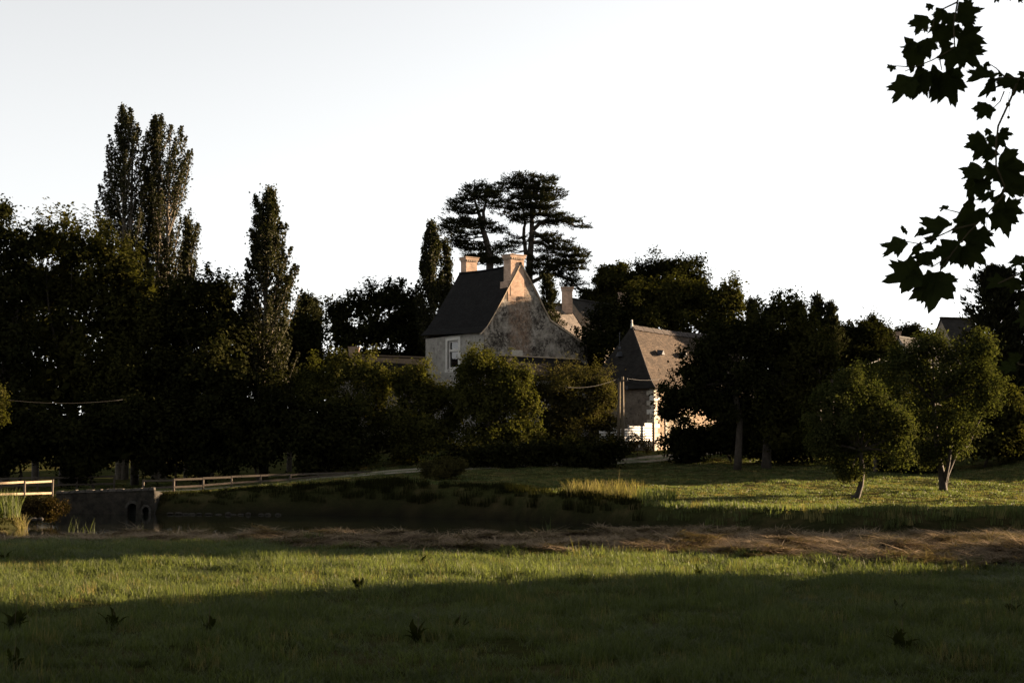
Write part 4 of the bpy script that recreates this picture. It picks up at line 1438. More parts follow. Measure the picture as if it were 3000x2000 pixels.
for px, lab, lobes in ((2140, 'dark shrub at the foot of the barn under the parkland trees', [(1990, 1290, 60, 60), (2080, 1290, 80, 60), (2180, 1280, 80, 60)]),
                       (2350, 'dark shrub behind the trunk of the tall parkland tree', [(2290, 1290, 80, 60), (2380, 1290, 80, 70)]),
                       (2560, 'dark shrub in the shade behind the orchard trees', [(2500, 1290, 90, 80), (2620, 1300, 90, 80)]),
                       (2700, 'dark low shrub left of the many-stemmed orchard trunk', [(2650, 1360, 80, 40), (2720, 1350, 60, 50)]),
                       (2880, 'olive shrub behind the right edge of the many-stemmed orchard tree', [(2870, 1200, 70, 60), (2950, 1210, 60, 50), (2890, 1290, 80, 55), (2960, 1300, 60, 50)])):
    tree('thicket_shrub', lab, px, 92 if px < 2650 else 84, lobes, 'leaf_dark' if px < 2800 else 'leaf_olive', .24, 26, .6, .42, .15, .08, GH, 'shrub')
conifer('leyland_cypress', 'massive dark conifer filling the right border', 2930, 96, 790, 150, 1260, 420, group=GH, power=.38, lift=.35, lsize=.34, per=52)
conifer('leyland_cypress', 'second dark conifer cut by the right border', 3060, 95, 770, 140, 1260, 300, group=GH, power=.38, lift=.35, lsize=.34, per=52)

# ---- bushes in front of the manor
GF = 'sunlit-topped bushes screening the manor'
tree('hazel_bush', 'broad hazel bush in front of the low outbuilding', 1000, 93,
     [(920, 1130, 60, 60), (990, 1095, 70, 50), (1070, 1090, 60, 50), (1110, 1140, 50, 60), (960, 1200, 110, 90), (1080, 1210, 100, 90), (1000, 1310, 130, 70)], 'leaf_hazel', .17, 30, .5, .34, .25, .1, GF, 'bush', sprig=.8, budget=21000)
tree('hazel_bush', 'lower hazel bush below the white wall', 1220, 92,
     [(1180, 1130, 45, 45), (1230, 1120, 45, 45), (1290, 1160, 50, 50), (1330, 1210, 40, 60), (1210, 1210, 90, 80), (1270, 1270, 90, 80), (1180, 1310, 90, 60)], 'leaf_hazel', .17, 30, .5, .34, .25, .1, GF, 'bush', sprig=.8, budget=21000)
tree('hazel_bush', 'domed hazel bush hiding the foot of the manor corner', 1430, 91,
     [(1370, 1090, 55, 50), (1430, 1075, 60, 45), (1490, 1110, 55, 55), (1530, 1160, 50, 60), (1360, 1180, 60, 80), (1440, 1180, 100, 90), (1510, 1240, 70, 80), (1420, 1290, 110, 70)], 'leaf_hazel', .17, 30, .5, .34, .25, .1, GF, 'bush', sprig=.8, budget=21000)
tree('willow_bush', 'greyish willow bush left of the twin pole', 1610, 94,
     [(1570, 1150, 45, 45), (1620, 1150, 50, 50), (1670, 1180, 45, 60), (1600, 1230, 80, 80), (1660, 1270, 60, 70), (1590, 1310, 80, 60)], 'leaf_willow', .17, 34, .5, .34, .25, .1, GF, 'bush', updir=.3, sprig=1.0, aspect=.35)
tree('willow_bush', 'taller willow bush beside the twin pole', 1740, 95.5,
     [(1690, 1120, 55, 45), (1740, 1130, 50, 50), (1780, 1170, 45, 60), (1710, 1200, 80, 80), (1775, 1250, 50, 60), (1720, 1300, 80, 60)], 'leaf_willow', .17, 34, .5, .34, .25, .1, GF, 'bush', updir=.3, sprig=1.0, aspect=.35)
tree('bramble_bush', 'dark bramble mass at the foot of the willow bushes', 1700, 88,
     [(1600, 1330, 90, 45), (1700, 1330, 90, 45), (1780, 1325, 50, 40), (1480, 1340, 90, 40), (1360, 1340, 80, 40)], 'leaf_dark', .2, 26, .5, .36, .15, .06, GF, 'bush')
tree('rose_bush', 'thin rose bush in front of the white fence', 1865, 94.5,
     [(1848, 1303, 16, 18), (1872, 1292, 18, 24), (1896, 1302, 14, 20)], 'leaf_rust', .11, 12, .35, .2, .45, .03, None, 'bush', budget=1500, core=False)
tree('willow_sapling', 'pale lone willow sapling beside the track', 1300, 78,
     [(1270, 1375, 26, 18), (1300, 1368, 28, 18), (1335, 1372, 24, 20), (1300, 1385, 40, 14)], 'leaf_willow', .13, 30, .3, .2, .2, .03, None, 'shrub', updir=.3, aspect=.3, sprig=.4)
tree('left_sapling', 'sunlit sapling branch entering at the left border', -20, 60,
     [(-6, 1185, 24, 24), (-16, 1150, 24, 22), (-16, 1215, 26, 20), (-70, 1200, 50, 80), (-90, 1350, 50, 80)], 'leaf_olive', .12, 26, .3, .2, .3, .06, None, 'tree')

# ------------------------------------------------------------------ fences, bridge, poles
def fence(label, posts, rail_h, mat='wood', group='two-rail wooden fences along the track'):
    """posts: (px, d, row of the top); rails run between consecutive posts"""
    p0 = posts[0]
    x0 = (p0[0] - 1500) / FPX * p0[1]
    t = empty('wooden_fence', (x0, p0[1], float(H(x0, p0[1]))), label, 'fence', group)
    tops = []
    for px, d, h in posts:
        x = (px - 1500) / FPX * d
        z = float(H(x, d))
        h = P(px, h, d).z - z
        b_ = MB()
        lean = Vector((RNG.normal() * .02, RNG.normal() * .02, 0))
        b_.tube([Vector((x, d, z - .3)), Vector((x, d, z + h)) + lean], [.065, .06], 8)
        b_.build('post', M['wood_dark'], t, True)
        tops.append((Vector((x, d, z)), h))
    for (a, ha), (b_, hb) in zip(tops[:-1], tops[1:]):
        for fr_ in rail_h:
            r = MB()
            dr = (b_ - a)
            pa_, pb_ = a + UP * ha * fr_ + Vector((0, -.075, 0)) + dr * .012, b_ + UP * hb * fr_ + Vector((0, -.075, 0)) - dr * .012
            pb_ = pb_ + UP * RNG.normal() * .012
            s = .055
            r.box8([pa_ - UP * s, pb_ - UP * s, pb_ - UP * s + Vector((0, .045, 0)), pa_ - UP * s + Vector((0, .045, 0)),
                    pa_ + UP * s, pb_ + UP * s, pb_ + UP * s + Vector((0, .045, 0)), pa_ + UP * s + Vector((0, .045, 0))])
            r.build('rail', M[mat], t)
    return t


fence('long two-rail fence running right from the stone bridge', [(425, 78.5, 1405), (514, 79, 1401), (599, 80, 1397), (682, 81, 1393), (767, 82, 1390), (852, 83, 1388), (935, 84, 1385), (1016, 85, 1383), (1095, 86, 1381)], (.92, .38), 'wood_dark')
fence('sunlit two-rail fence at the left border before the bridge', [(-90, 70, 1413), (-4, 72, 1411), (79, 74.3, 1408), (160, 77, 1404)], (.92, .38))
fence('dim two-rail fence on the far side of the track, left', [(-100, 84, 1402), (10, 84.5, 1399), (118, 85, 1396), (231, 86, 1395), (340, 87, 1392)], (.92, .38), 'wood_dark')

# stone bridge
bd = 75.5
bt = empty('stone_bridge', ((310 - 1500) / FPX * bd, bd, -1.1), 'low mossy stone bridge with an arched culvert over the pond outlet', 'bridge')
xa, xb = P(165, 1440, bd).x, P(452, 1440, bd).x
ztl, ztr = P(165, 1440, bd).z, P(452, 1430, bd).z
# front face with an arch and a round hole
aw = .25
acx = P(389, 1480, bd).x
rcx, rcz = P(428, 1497, bd).x, P(428, 1496, bd).z
zbse = -1.7
az_ = P(389, 1487, bd).z
fm = MB()
yy = bd
xsn = sorted(set(list(np.linspace(xa, xb, 60)) + [acx + aw * math.cos(a) for a in np.linspace(0, math.pi, 13)] + [rcx + .19 * math.cos(a) for a in np.linspace(0, math.pi, 13)]))


def fz(x):
    return lerp(ztl, ztr, (x - xa) / (xb - xa)) - .08


def wob(x, z):
    return yy - .05 * float(vnoise(x * 3, z * 4, 8)) - .05 * float(vnoise(x * 7, z * 9, 9)) - max(0, .25 - z) * 0.0


for x1, x2 in zip(xsn[:-1], xsn[1:]):
    def col(zl1, zh1, zl2, zh2):
        n = 7
        for i in range(n):
            q = []
            for (x, zl_, zh_) in ((x1, zl1, zh1), (x2, zl2, zh2)):
                for f in (i / n, (i + 1) / n):
                    z = lerp(zl_, zh_, f)
                    q.append(Vector((x, wob(x, z), z)))
            fm.poly([q[0], q[2], q[3], q[1]])
    xm = (x1 + x2) / 2
    if abs(xm - acx) < aw:
        zz = [az_ + math.sqrt(max(0, aw ** 2 - (x - acx) ** 2)) for x in (x1, x2)]
        col(zz[0], fz(x1), zz[1], fz(x2))
        fm.poly([Vector((x1, yy - .07, zz[0])), Vector((x2, yy - .07, zz[1])), Vector((x2, yy + 1.5, zz[1])), Vector((x1, yy + 1.5, zz[0]))])
    elif abs(xm - rcx) < .19:
        h1 = [math.sqrt(max(0, .19 ** 2 - (x - rcx) ** 2)) * 1.2 for x in (x1, x2)]
        col(rcz + h1[0], fz(x1), rcz + h1[1], fz(x2))
        col(zbse, rcz - h1[0], zbse, rcz - h1[1])
    else:
        col(zbse, fz(x1), zbse, fz(x2))
for sx in (acx - aw, acx + aw):
    fm.poly([Vector((sx, yy - .07, zbse)), Vector((sx, yy + 1.5, zbse)), Vector((sx, yy + 1.5, az_)), Vector((sx, yy - .07, az_))])
fm.poly([Vector((xa, yy + .6, zbse)), Vector((xb, yy + .6, zbse)), Vector((xb, yy + .6, ztr)), Vector((xa, yy + .6, ztl))]) if False else None
fm.poly([Vector((xa, yy, zbse)), Vector((xa, yy + 3.2, zbse)), Vector((xa, yy + 3.2, -.2)), Vector((xa, yy, ztl - .1))])
fm.poly([Vector((xb, yy, zbse)), Vector((xb, yy + 3.2, zbse)), Vector((xb, yy + 3.2, -.2)), Vector((xb, yy, ztr - .1))])
fm.build('parapet_wall', M['dark_stone'], bt)
dk = MB()  # black panel across the openings, coloured for the dark inside the culvert
dk.box(Vector((acx - .6, yy + .35, zbse)), Vector((1.5, 0, 0)), Vector((0, .05, 0)), UP * 1.3)
dk.build('culvert_dark', M['black'], bt)
rk = random.Random(3)
x = xa
while x < xb - .05:                                        # coping stones
    w_ = min(rk.uniform(.28, .5), xb - x)
    z = fz(x) - .01
    c = MB()
    h1, h2 = rk.uniform(.1, .16), rk.uniform(.1, .16)
    y0_, y1_ = yy - .12 + rk.uniform(-.03, .03), yy + .36
    dz = fz(x + w_) - fz(x)
    c.box8([Vector((x + .01, y0_, z)), Vector((x + w_ - .012, y0_, z + dz)), Vector((x + w_ - .012, y1_, z + dz)), Vector((x + .01, y1_, z)),
            Vector((x + .03, y0_ + .03, z + h1)), Vector((x + w_ - .03, y0_ + .03, z + h2 + dz)), Vector((x + w_ - .03, y1_ - .03, z + h2 + dz)), Vector((x + .03, y1_ - .03, z + h1))])
    c.build('coping_stone', M['coping'], bt)
    x += w_
for k in range(9):                                         # voussoirs round the arch
    a0, a1 = math.pi * k / 9 + .02, math.pi * (k + 1) / 9 - .02
    c = MB()
    q = [(acx + r * math.cos(a), az_ + r * math.sin(a)) for r, a in ((aw, a0), (aw, a1), (aw + .13, a1), (aw + .13, a0))]
    c.box8([Vector((x_, yy - .15, z_)) for x_, z_ in q] + [Vector((x_, yy + .1, z_)) for x_, z_ in q])
    c.build('arch_stone', M['coping'], bt)
for k in range(10):
    a0, a1 = 2 * math.pi * k / 10 + .03, 2 * math.pi * (k + 1) / 10 - .03
    c = MB()
    q = [(rcx + r * math.cos(a), rcz + r * 1.2 * math.sin(a)) for r, a in ((.19, a0), (.19, a1), (.28, a1), (.28, a0))]
    c.box8([Vector((x_, yy - .15, z_)) for x_, z_ in q] + [Vector((x_, yy + .1, z_)) for x_, z_ in q])
    c.build('ring_stone', M['coping'], bt)
bp = MB()
bp.box(Vector((P(408, 1480, bd).x - .12, yy - .2, zbse)), Vector((.24, 0, 0)), Vector((0, .3, 0)), UP * (P(408, 1467, bd).z - zbse))
bp.build('buttress', M['dark_stone'], bt)

# loose stones on the left bank and along the far water line
def stone(name, label, c, s, seed, cat='stone', group=None, mat='coping'):
    r = np.random.default_rng(seed)
    bm_v = []
    mb = MB()
    nu, nv = 8, 5
    def pt(i, j):
        a, b_ = 2 * math.pi * i / nu, -math.pi / 2 + math.pi * j / nv
        k_ = 1 + .06 * math.sin(i * 2.3 + seed) * math.cos(j * 1.7 + seed)
        return Vector(c) + Vector((math.cos(a) * math.cos(b_) * s[0], math.sin(a) * math.cos(b_) * s[1], math.sin(b_) * s[2])) * k_
    for i in range(nu):
        for j in range(nv):
            mb.poly([pt(i, j), pt((i + 1) % nu, j), pt((i + 1) % nu, j + 1), pt(i, j + 1)])
    o = mb.build(name, M[mat])
    return tag(o, label, cat, group)


q = P(97, 1521, 62)
stone('bank_stone', 'pinkish sunlit flat stone at the water edge, larger of the pair', (q.x, q.y, q.z), (.22, .16, .10), 1, group='flat stones at the left water edge', mat='coping')
q = P(119, 1520, 62)
stone('bank_stone', 'smaller sunlit stone beside the pinkish one at the water edge', (q.x, q.y, q.z), (.14, .12, .08), 2, group='flat stones at the left water edge', mat='coping')
for k in range(14):
    px = 500 + k * 24 + rk.uniform(-8, 8)
    d = float(far_bank((px - 1500) / FPX * 74)) + .1
    x = (px - 1500) / FPX * d
    stone('shore_stone', 'grey rubble stone along the far water line right of the bridge', (x, d, -1.08 + rk.uniform(-.03, .03)), (rk.uniform(.10, .24), .14, rk.uniform(.05, .10)), 10 + k, group='rubble stones along the far water line', mat='dark_stone')

# white board fence in front of the barn, four panels
wf = empty('white_fence', (P(1850, 1290, 97).x, 97, 2.2), 'white painted board fence glowing in the sun before the barn', 'fence')
for (xa_, xb2, yt, yb, dd, d2, nb) in ((1757, 1796, 1262, 1292, 94.6, 96.0, 4), (1797, 1840, 1253, 1292, 96.0, 97.5, 5), (1841, 1888, 1246, 1292, 97.5, 99.1, 6), (1889, 1911, 1238, 1292, 99.1, 99.8, 7)):
    a = P(xa_, yt, dd)
    b_ = P(xb2, yt, d2)
    b_.z = a.z
    zb_ = P(xa_, yb, dd).z
    b_.z = a.z
    hh = (a.z - zb_) / nb
    dr = b_ - a
    for k in range(nb):
        s = MB()
        s.box(Vector((a.x, a.y, zb_ + k * hh + .03)), dr, Vector((0, .04, 0)), UP * (hh - .055))
        s.build('board', M['white_paint'], wf)
    for f in (0, .33, .66, 1):
        s = MB()
        s.box(Vector((a.x, a.y, zb_ - .4)) + dr * f + Vector((-.035, .041, 0)), Vector((.07, 0, 0)), Vector((0, .07, 0)), UP * (a.z - zb_ + .43))
        s.build('fence_post', M['white_paint'], wf)
gpz = P(1914, 1236, 99.2)
s = MB()
s.tube([Vector((gpz.x, gpz.y, 1.6)), Vector((gpz.x, gpz.y, gpz.z))], .09, 8)
tag(s.build('gate_post', M['wood_dark']), 'dark round gate post at the right end of the white fence', 'post')


# poles and cables
def pole(name, label, px, d, top_py, r=.12, twin=None, arm=True, group='wooden power poles', z0=None):
    x = (px - 1500) / FPX * d
    z = float(H(x, d))
    t = empty(name, (x, d, z), label, 'power pole', group)
    zt_ = P(px, top_py, d).z
    m_ = MB()
    m_.tube([Vector((x, d, z - .3)), Vector((x, d, zt_))], [r * 1.15, r * .85], 8)
    m_.build('shaft', M['pole_wood'], t, True)
    if twin:
        m_ = MB()
        m_.tube([Vector((x + twin, d + .1, z - .3)), Vector((x + twin * .7, d + .1, zt_ - .35))], [r * 1.1, r * .8], 8)
        m_.build('shaft', M['pole_wood'], t, True)
    if arm:
        m_ = MB()
        m_.box(Vector((x - .35, d - .15, zt_ - .32)), Vector((.75, 0, 0)), Vector((0, .08, 0)), UP * .1)
        m_.build('cross_arm', M['wood_dark'], t)
        for k in (-.28, .3):
            m_ = MB()
            m_.tube([Vector((x + k, d - .11, zt_ - .22)), Vector((x + k, d - .11, zt_ - .1))], [.04, .05], 6)
            m_.build('insulator', M['zinc'], t)
    return Vector((x, d - .11, zt_ - .12))


def wire(label, a, b_, sag, group='overhead cables', r=.009):
    m_ = MB()
    pts_ = [Vector(a).lerp(Vector(b_), i / 14) - UP * sag * 4 * (i / 14) * (1 - i / 14) for i in range(15)]
    m_.tube(pts_, r, 5)
    tag(m_.build('cable', M['cable'], None, True), label, 'cable', group)


p1 = pole('power_pole', 'twin-legged wooden power pole beside the willow bushes', 1824, 94, 1103, .11, twin=-.3)
tb = MB()
tb.box(p1 + Vector((.2, -.05, -.75)), Vector((.14, 0, 0)), Vector((0, .12, 0)), UP * .26)
bx_ = tb.build('junction_box', M['zinc'], None)
tag(bx_, 'small grey junction box hung on the twin-legged pole', 'box')
p2 = pole('power_pole', 'far wooden pole standing clear on the right skyline', 2522, 128, 952, .16, arm=False)
p3 = pole('power_pole', 'thin pole rising from the shrubs below the cottage', 2577, 98, 1050, .09)
wire('cable from the twin-legged pole across the barn roof', p1 + Vector((.3, 0, 0)), P(1935, 1110, 97), .1)
wire('cable sagging left from the twin-legged pole into the bushes', p1 + Vector((-.3, 0, 0)), P(1655, 1133, 90), .25)
wire('upper cable climbing to the thin pole below the cottage', p3, P(2420, 1085, 88), .15, r=.016)
wire('lower cable climbing to the thin pole below the cottage', p3 - UP * .25, P(2400, 1098, 87), .2, r=.016)
wire('cable running right from the thin pole below the cottage', p3, P(2700, 1058, 110), .1)
wire('thin cable from the far skyline pole to the roadside house', p2 + UP * .1, P(2760, 985, 138), .5)
wire('thin cable crossing the dark wood at the left border', P(-40, 1163, 72), P(360, 1170, 78), .25, r=.005)

# ------------------------------------------------------------------ grass, hay, reeds (stuff)
def blade_mesh(name, n, rad, hgt, wid, lean, mat, seg=3, flat=0.0):
    """a tuft of curved blades"""
    r = np.random.default_rng(sum(map(ord, name)))
    mb_v, mb_f, rn = [], [], []
    for i in range(n):
        a = r.random() * 6.283
        rr_ = rad * math.sqrt(r.random())
        b0 = np.array([math.cos(a) * rr_, math.sin(a) * rr_, 0])
        h = hgt * (.45 + .75 * r.random())
        la = r.random() * 6.283
        ld = np.array([math.cos(la), math.sin(la), 0])
        ln2 = lean * r.random() * h + flat * h
        w2 = np.array([-ld[1], ld[0], 0]) * wid * (.7 + .6 * r.random())
        k = len(mb_v)
        rv = r.random()
        for s in range(seg + 1):
            t = s / seg
            c = b0 + ld * ln2 * t ** 1.7 + np.array([0, 0, h * t * (1 - .25 * lean * t) * (1 - flat)])
            if s < seg:
                mb_v += [c - w2 * (1 - t * .6), c + w2 * (1 - t * .6)]
            else:
                mb_v += [c]
        for s in range(seg - 1):
            q = k + 2 * s
            mb_f.append((q, q + 1, q + 3, q + 2))
            rn.append(rv)
        q = k + 2 * (seg - 1)
        mb_f.append((q, q + 1, q + 2))
        rn.append(rv)
    me = bpy.data.meshes.new(name)
    me.from_pydata([tuple(v) for v in mb_v], [], mb_f)
    at_ = me.attributes.new('rnd', 'FLOAT', 'FACE')
    at_.data.foreach_set('value', np.array(rn, 'f'))
    me.materials.append(mat)
    return me


def scatter(name, label, pts_, rot, scl, idx, meshes):
    """one object of stuff: tufts instanced on points by geometry nodes"""
    col_ = bpy.data.collections.new(name + '_tufts')
    for i, me in enumerate(meshes):
        o = bpy.data.objects.new('%s_tuft_%02d' % (name, i), me)
        col_.objects.link(o)
    me = bpy.data.meshes.new(name)
    me.vertices.add(len(pts_))
    me.vertices.foreach_set('co', np.ascontiguousarray(pts_, 'f').ravel())
    for nm, ty, arr in (('rot', 'FLOAT_VECTOR', rot), ('scl', 'FLOAT_VECTOR', scl)):
        a = me.attributes.new(nm, ty, 'POINT')
        a.data.foreach_set('vector', np.ascontiguousarray(arr, 'f').ravel())
    a = me.attributes.new('idx', 'INT', 'POINT')
    a.data.foreach_set('value', np.ascontiguousarray(idx, 'i'))
    o = link(name, me)
    ng = bpy.data.node_groups.new(name + '_nodes', 'GeometryNodeTree')
    ng.interface.new_socket('Geometry', in_out='INPUT', socket_type='NodeSocketGeometry')
    ng.interface.new_socket('Geometry', in_out='OUTPUT', socket_type='NodeSocketGeometry')
    gi, go = ng.nodes.new('NodeGroupInput'), ng.nodes.new('NodeGroupOutput')
    ip = ng.nodes.new('GeometryNodeInstanceOnPoints')
    ci = ng.nodes.new('GeometryNodeCollectionInfo')
    ci.inputs['Collection'].default_value = col_
    ci.inputs['Separate Children'].default_value = True
    ci.inputs['Reset Children'].default_value = True
    ip.inputs['Pick Instance'].default_value = True

    def na(nm, ty):
        q = ng.nodes.new('GeometryNodeInputNamedAttribute')
        q.data_type = ty
        q.inputs['Name'].default_value = nm
        return next(s for s in q.outputs if s.enabled and s.name == 'Attribute')
    ng.links.new(gi.outputs[0], ip.inputs['Points'])
    ng.links.new(ci.outputs[0], ip.inputs['Instance'])
    ng.links.new(na('idx', 'INT'), ip.inputs['Instance Index'])
    ng.links.new(na('rot', 'FLOAT_VECTOR'), ip.inputs['Rotation'])
    ng.links.new(na('scl', 'FLOAT_VECTOR'), ip.inputs['Scale'])
    ng.links.new(ip.outputs[0], go.inputs[0])
    md = o.modifiers.new('tufts', 'NODES')
    md.node_group = ng
    return tag(o, label, kind='stuff')


def field(y0, y1, per_m2, seed, margin=1.15, xlo=-1e9, xhi=1e9):
    """random points over the part of the ground the view can see, a little beyond its borders"""
    r = np.random.default_rng(seed)
    ymid = np.linspace(y0, y1, 40)
    area = np.trapezoid(ymid * .36 * 2 * margin + 2, ymid) if hasattr(np, 'trapezoid') else np.trapz(ymid * .36 * 2 * margin + 2, ymid)
    n = int(area * per_m2)
    y = np.sqrt(r.random(n) * (y1 ** 2 - y0 ** 2) + y0 ** 2)
    x = (r.random(n) * 2 - 1) * (y * .36 * margin + 1)
    k = (x > xlo) & (x < xhi)
    return x[k], y[k], r


blades = [blade_mesh('grass_%d' % i, 60, .17, .13 + .02 * (i % 3), .0035, .9, M['blade']) for i in range(5)] + \
         [blade_mesh('grass_dry', 34, .16, .17, .003, .8, M['blade_dry'])] + \
         [blade_mesh('tussock_%d' % i, 110, .24, .25, .004, 1.2, M['blade']) for i in range(2)] + [blade_mesh('seed_stalk', 4, .12, .42, .0028, .35, M['blade_dry'])]
x, y, r = field(9.5, 42, 26, 11, 1.5)
keep = (r.random(len(x)) > hay_amount(x, y) * 1.05)
x, y = x[keep], y[keep]
n = len(x)
clump = vnoise(x * 1.3, y * .75, 21) * .6 + vnoise(x * 3.1, y * 2, 22) * .4
sc = (.30 + 1.35 * clump) * (.85 + .3 * r.random(n))
ix = np.where(r.random(n) < .07, 5, r.integers(0, 5, n))
tus = (vnoise(x * .9, y * .6, 41) > .66) & (r.random(n) < .12)
ix = np.where(tus, r.integers(6, 8, n), ix)
ix = np.where(r.random(n) < .005, 8, ix)
rot = np.stack([r.normal(size=n) * .08, r.normal(size=n) * .08, r.random(n) * 6.28], -1)
wide = 1 + .5 * sstep(15, 35, y)
scatter('meadow_grass', 'lush green grass of the near meadow', np.stack([x, y, H(x, y) - .01], -1), rot, np.stack([wide, wide, sc], -1), ix, blades)

straw = [blade_mesh('straw_%d' % i, 42, .2, .30, .008, 1.0, M['straw'], 3, .66) for i in range(4)] + [blade_mesh('straw_up', 16, .2, .2, .006, 1.0, M['straw'], 3, .3)]
x, y, r = field(22, 43, 30, 12, 1.4)
keep = r.random(len(x)) < hay_amount(x, y)
x, y = x[keep], y[keep]
n = len(x)
rot = np.stack([r.normal(size=n) * .11, r.normal(size=n) * .11, r.random(n) * 6.28], -1)
s_ = .8 + .7 * r.random(n)
pk = sstep(.45, .85, vnoise(x * 1.1, y * .7, 3))
scatter('hay', 'brown mown hay lying in rough swaths by the pond', np.stack([x, y, H(x, y) + (.03 + .09 * pk) * r.random(n)], -1), rot, np.stack([s_, s_, s_ * (.25 + .25 * r.random(n) + .25 * pk)], -1), r.integers(0, 4, n), straw[:4])

fblades = [blade_mesh('far_grass_%d' % i, 40, .32, .16, .011, .9, M['blade'], 2) for i in range(3)] + [blade_mesh('far_dry', 36, .32, .17, .01, .9, M['blade_dry'], 2)] + [blade_mesh('bank_sedge', 46, .34, .2, .012, .9, M['leaf_dark'], 3)]  # last tuft: grass blades coloured dark to carry the bank's shade
x, y, r = field(45, 98, 5.0, 13, 1.25)
keep = (in_pond(x, y) < .4) & (H(x, y) > -1.06)
x, y = x[keep], y[keep]
n = len(x)
cl = vnoise(x * .7, y * .5, 31)
sc = .35 + .7 * cl
bank = np.exp(-((y - far_bank(x) - 1.8) / 1.6) ** 2)
sc = sc + bank * (1.6 + 1.2 * vnoise(x * .6, y * .6, 33)) * (.35 + .65 * sstep(-17, -6, x))
rot = np.stack([r.normal(size=n) * .08, r.normal(size=n) * .08, r.random(n) * 6.28], -1)
scatter('far_meadow_grass', 'short grass of the meadow beyond the pond with a ranker bank', np.stack([x, y, H(x, y) - .02], -1), rot, np.stack([1 + 0 * sc, 1 + 0 * sc, sc], -1), np.where((y < far_bank(x) + 2.6 + 2.5 * vnoise(x * .5, y * .5, 35)) & (x < 3 + 4 * vnoise(x * .8, y, 36)), 4, np.where(r.random(n) < .25, 3, r.integers(0, 3, n))), fblades)


def clump_thing(name, label, px, py_base, d, n, rad, hgt, wid, mat, lean=.5, cat='plant', group=None, flat=0.0, z=None):
    x = (px - 1500) / FPX * d
    zz = float(H(x, d)) if z is None else z
    me = blade_mesh(name + str(int(px)), n, rad, hgt, wid, lean, M[mat], 4, flat)
    o = link(name, me)
    o.location = (x, d, zz - .08)
    return tag(o, label, cat, group)


GW = 'reeds and rank grass round the pond'
clump_thing('tall_grass', 'sunlit rank grass clump on the far bank, left half', 1715, 1490, 66.5, 420, 1.0, .95, .012, 'blade_dry', .7, group=GW)
clump_thing('tall_grass', 'taller seeding grass clump on the far bank with a long stalk', 1815, 1490, 65, 460, 1.1, 1.05, .012, 'blade_dry', .7, group=GW)
clump_thing('tall_grass', 'green rank grass on the far bank right of the seeding clump', 1915, 1490, 63.5, 420, 1.0, .8, .012, 'blade', .7, group=GW)
clump_thing('grass_stalk', 'single tall dry stalk rising above the far bank', 1811, 1430, 65, 3, .06, 1.7, .012, 'blade_dry', .1, group=GW)
clump_thing('reed_clump', 'pale upright reeds at the near water edge left of the culvert', 224, 1540, 46, 8, .2, .6, .006, 'blade', .35, group=GW, z=-.5)
clump_thing('reed_clump', 'wider reed clump with crossing leaves before the stone bridge', 262, 1540, 45.5, 13, .42, .56, .006, 'blade', .6, group=GW, z=-.5)
clump_thing('reed_clump', 'few short reeds before the round culvert hole', 415, 1540, 44.5, 6, .2, .5, .006, 'blade', .5, group=GW, z=-.5)
clump_thing('reed_clump', 'few pale reeds at mid pond edge above the hay', 1610, 1535, 46, 6, .25, .55, .006, 'blade', .3, group=GW, z=-.5)
clump_thing('reed_bed', 'tall green reeds on the left bank at the border', 25, 1530, 61, 300, .6, 1.25, .012, 'blade', .5, group=GW)
clump_thing('reed_bed', 'sparser sunlit reeds right of the border reed bed', 62, 1530, 60, 160, .4, .8, .011, 'blade_dry', .6, group=GW)
tree('dock_bush', 'rusty sunlit dock bush on the left bank by the bridge', 110, 63,
     [(90, 1490, 26, 20), (125, 1492, 30, 22), (160, 1495, 20, 20)], 'leaf_rust', .1, 26, .22, .16, .3, .03, None, 'bush', sprig=.35)


def weed(label, px, d, n, size, seed, cat='weed', lean=.6):
    """broad-leaved dock: long leaves arching from one root, with a stem"""
    r = np.random.default_rng(seed)
    x = (px - 1500) / FPX * d
    z = float(H(x, d))
    t = empty('dock_weed', (x, d, z), label, cat, 'broad-leaved weeds standing in the meadow grass')
    lean0 = lean
    for i in range(int(n * 1.5)):
        a = r.random() * 6.283
        lean = lean0 * r.uniform(.4, 1.7)
        dr = Vector((math.cos(a), math.sin(a), 0))
        sd = Vector((-dr.y, dr.x, 0))
        L_ = size * (.35 + .6 * r.random())
        m_ = MB()
        prev_ = None
        for s_ in range(6):
            tt = s_ / 5
            c = Vector((x, d, z)) + dr * L_ * (.15 + .75 * tt ** 1.3) * lean + UP * L_ * (1.1 * tt - .62 * tt * tt * lean) + sd * L_ * .15 * math.sin(i + tt * 3)
            w2 = size * r.uniform(.06, .10) * math.sin(math.pi * min(1, .06 + tt * .94)) + .003
            e = (c - sd * w2 + UP * w2 * .4, c, c + sd * w2 + UP * w2 * .4)
            if prev_:
                m_.poly([prev_[0], prev_[1], e[1], e[0]])
                m_.poly([prev_[1], prev_[2], e[2], e[1]])
            prev_ = e
        m_.build('leaf', M['leaf_hazel'], t, True)
    m_ = MB()
    m_.tube([Vector((x, d, z)), Vector((x + .02, d, z + size * 1.1)), Vector((x + .05, d, z + size * 1.25))], [.0035, .003, .0015], 5)
    m_.build('stem', M['twig'], t)


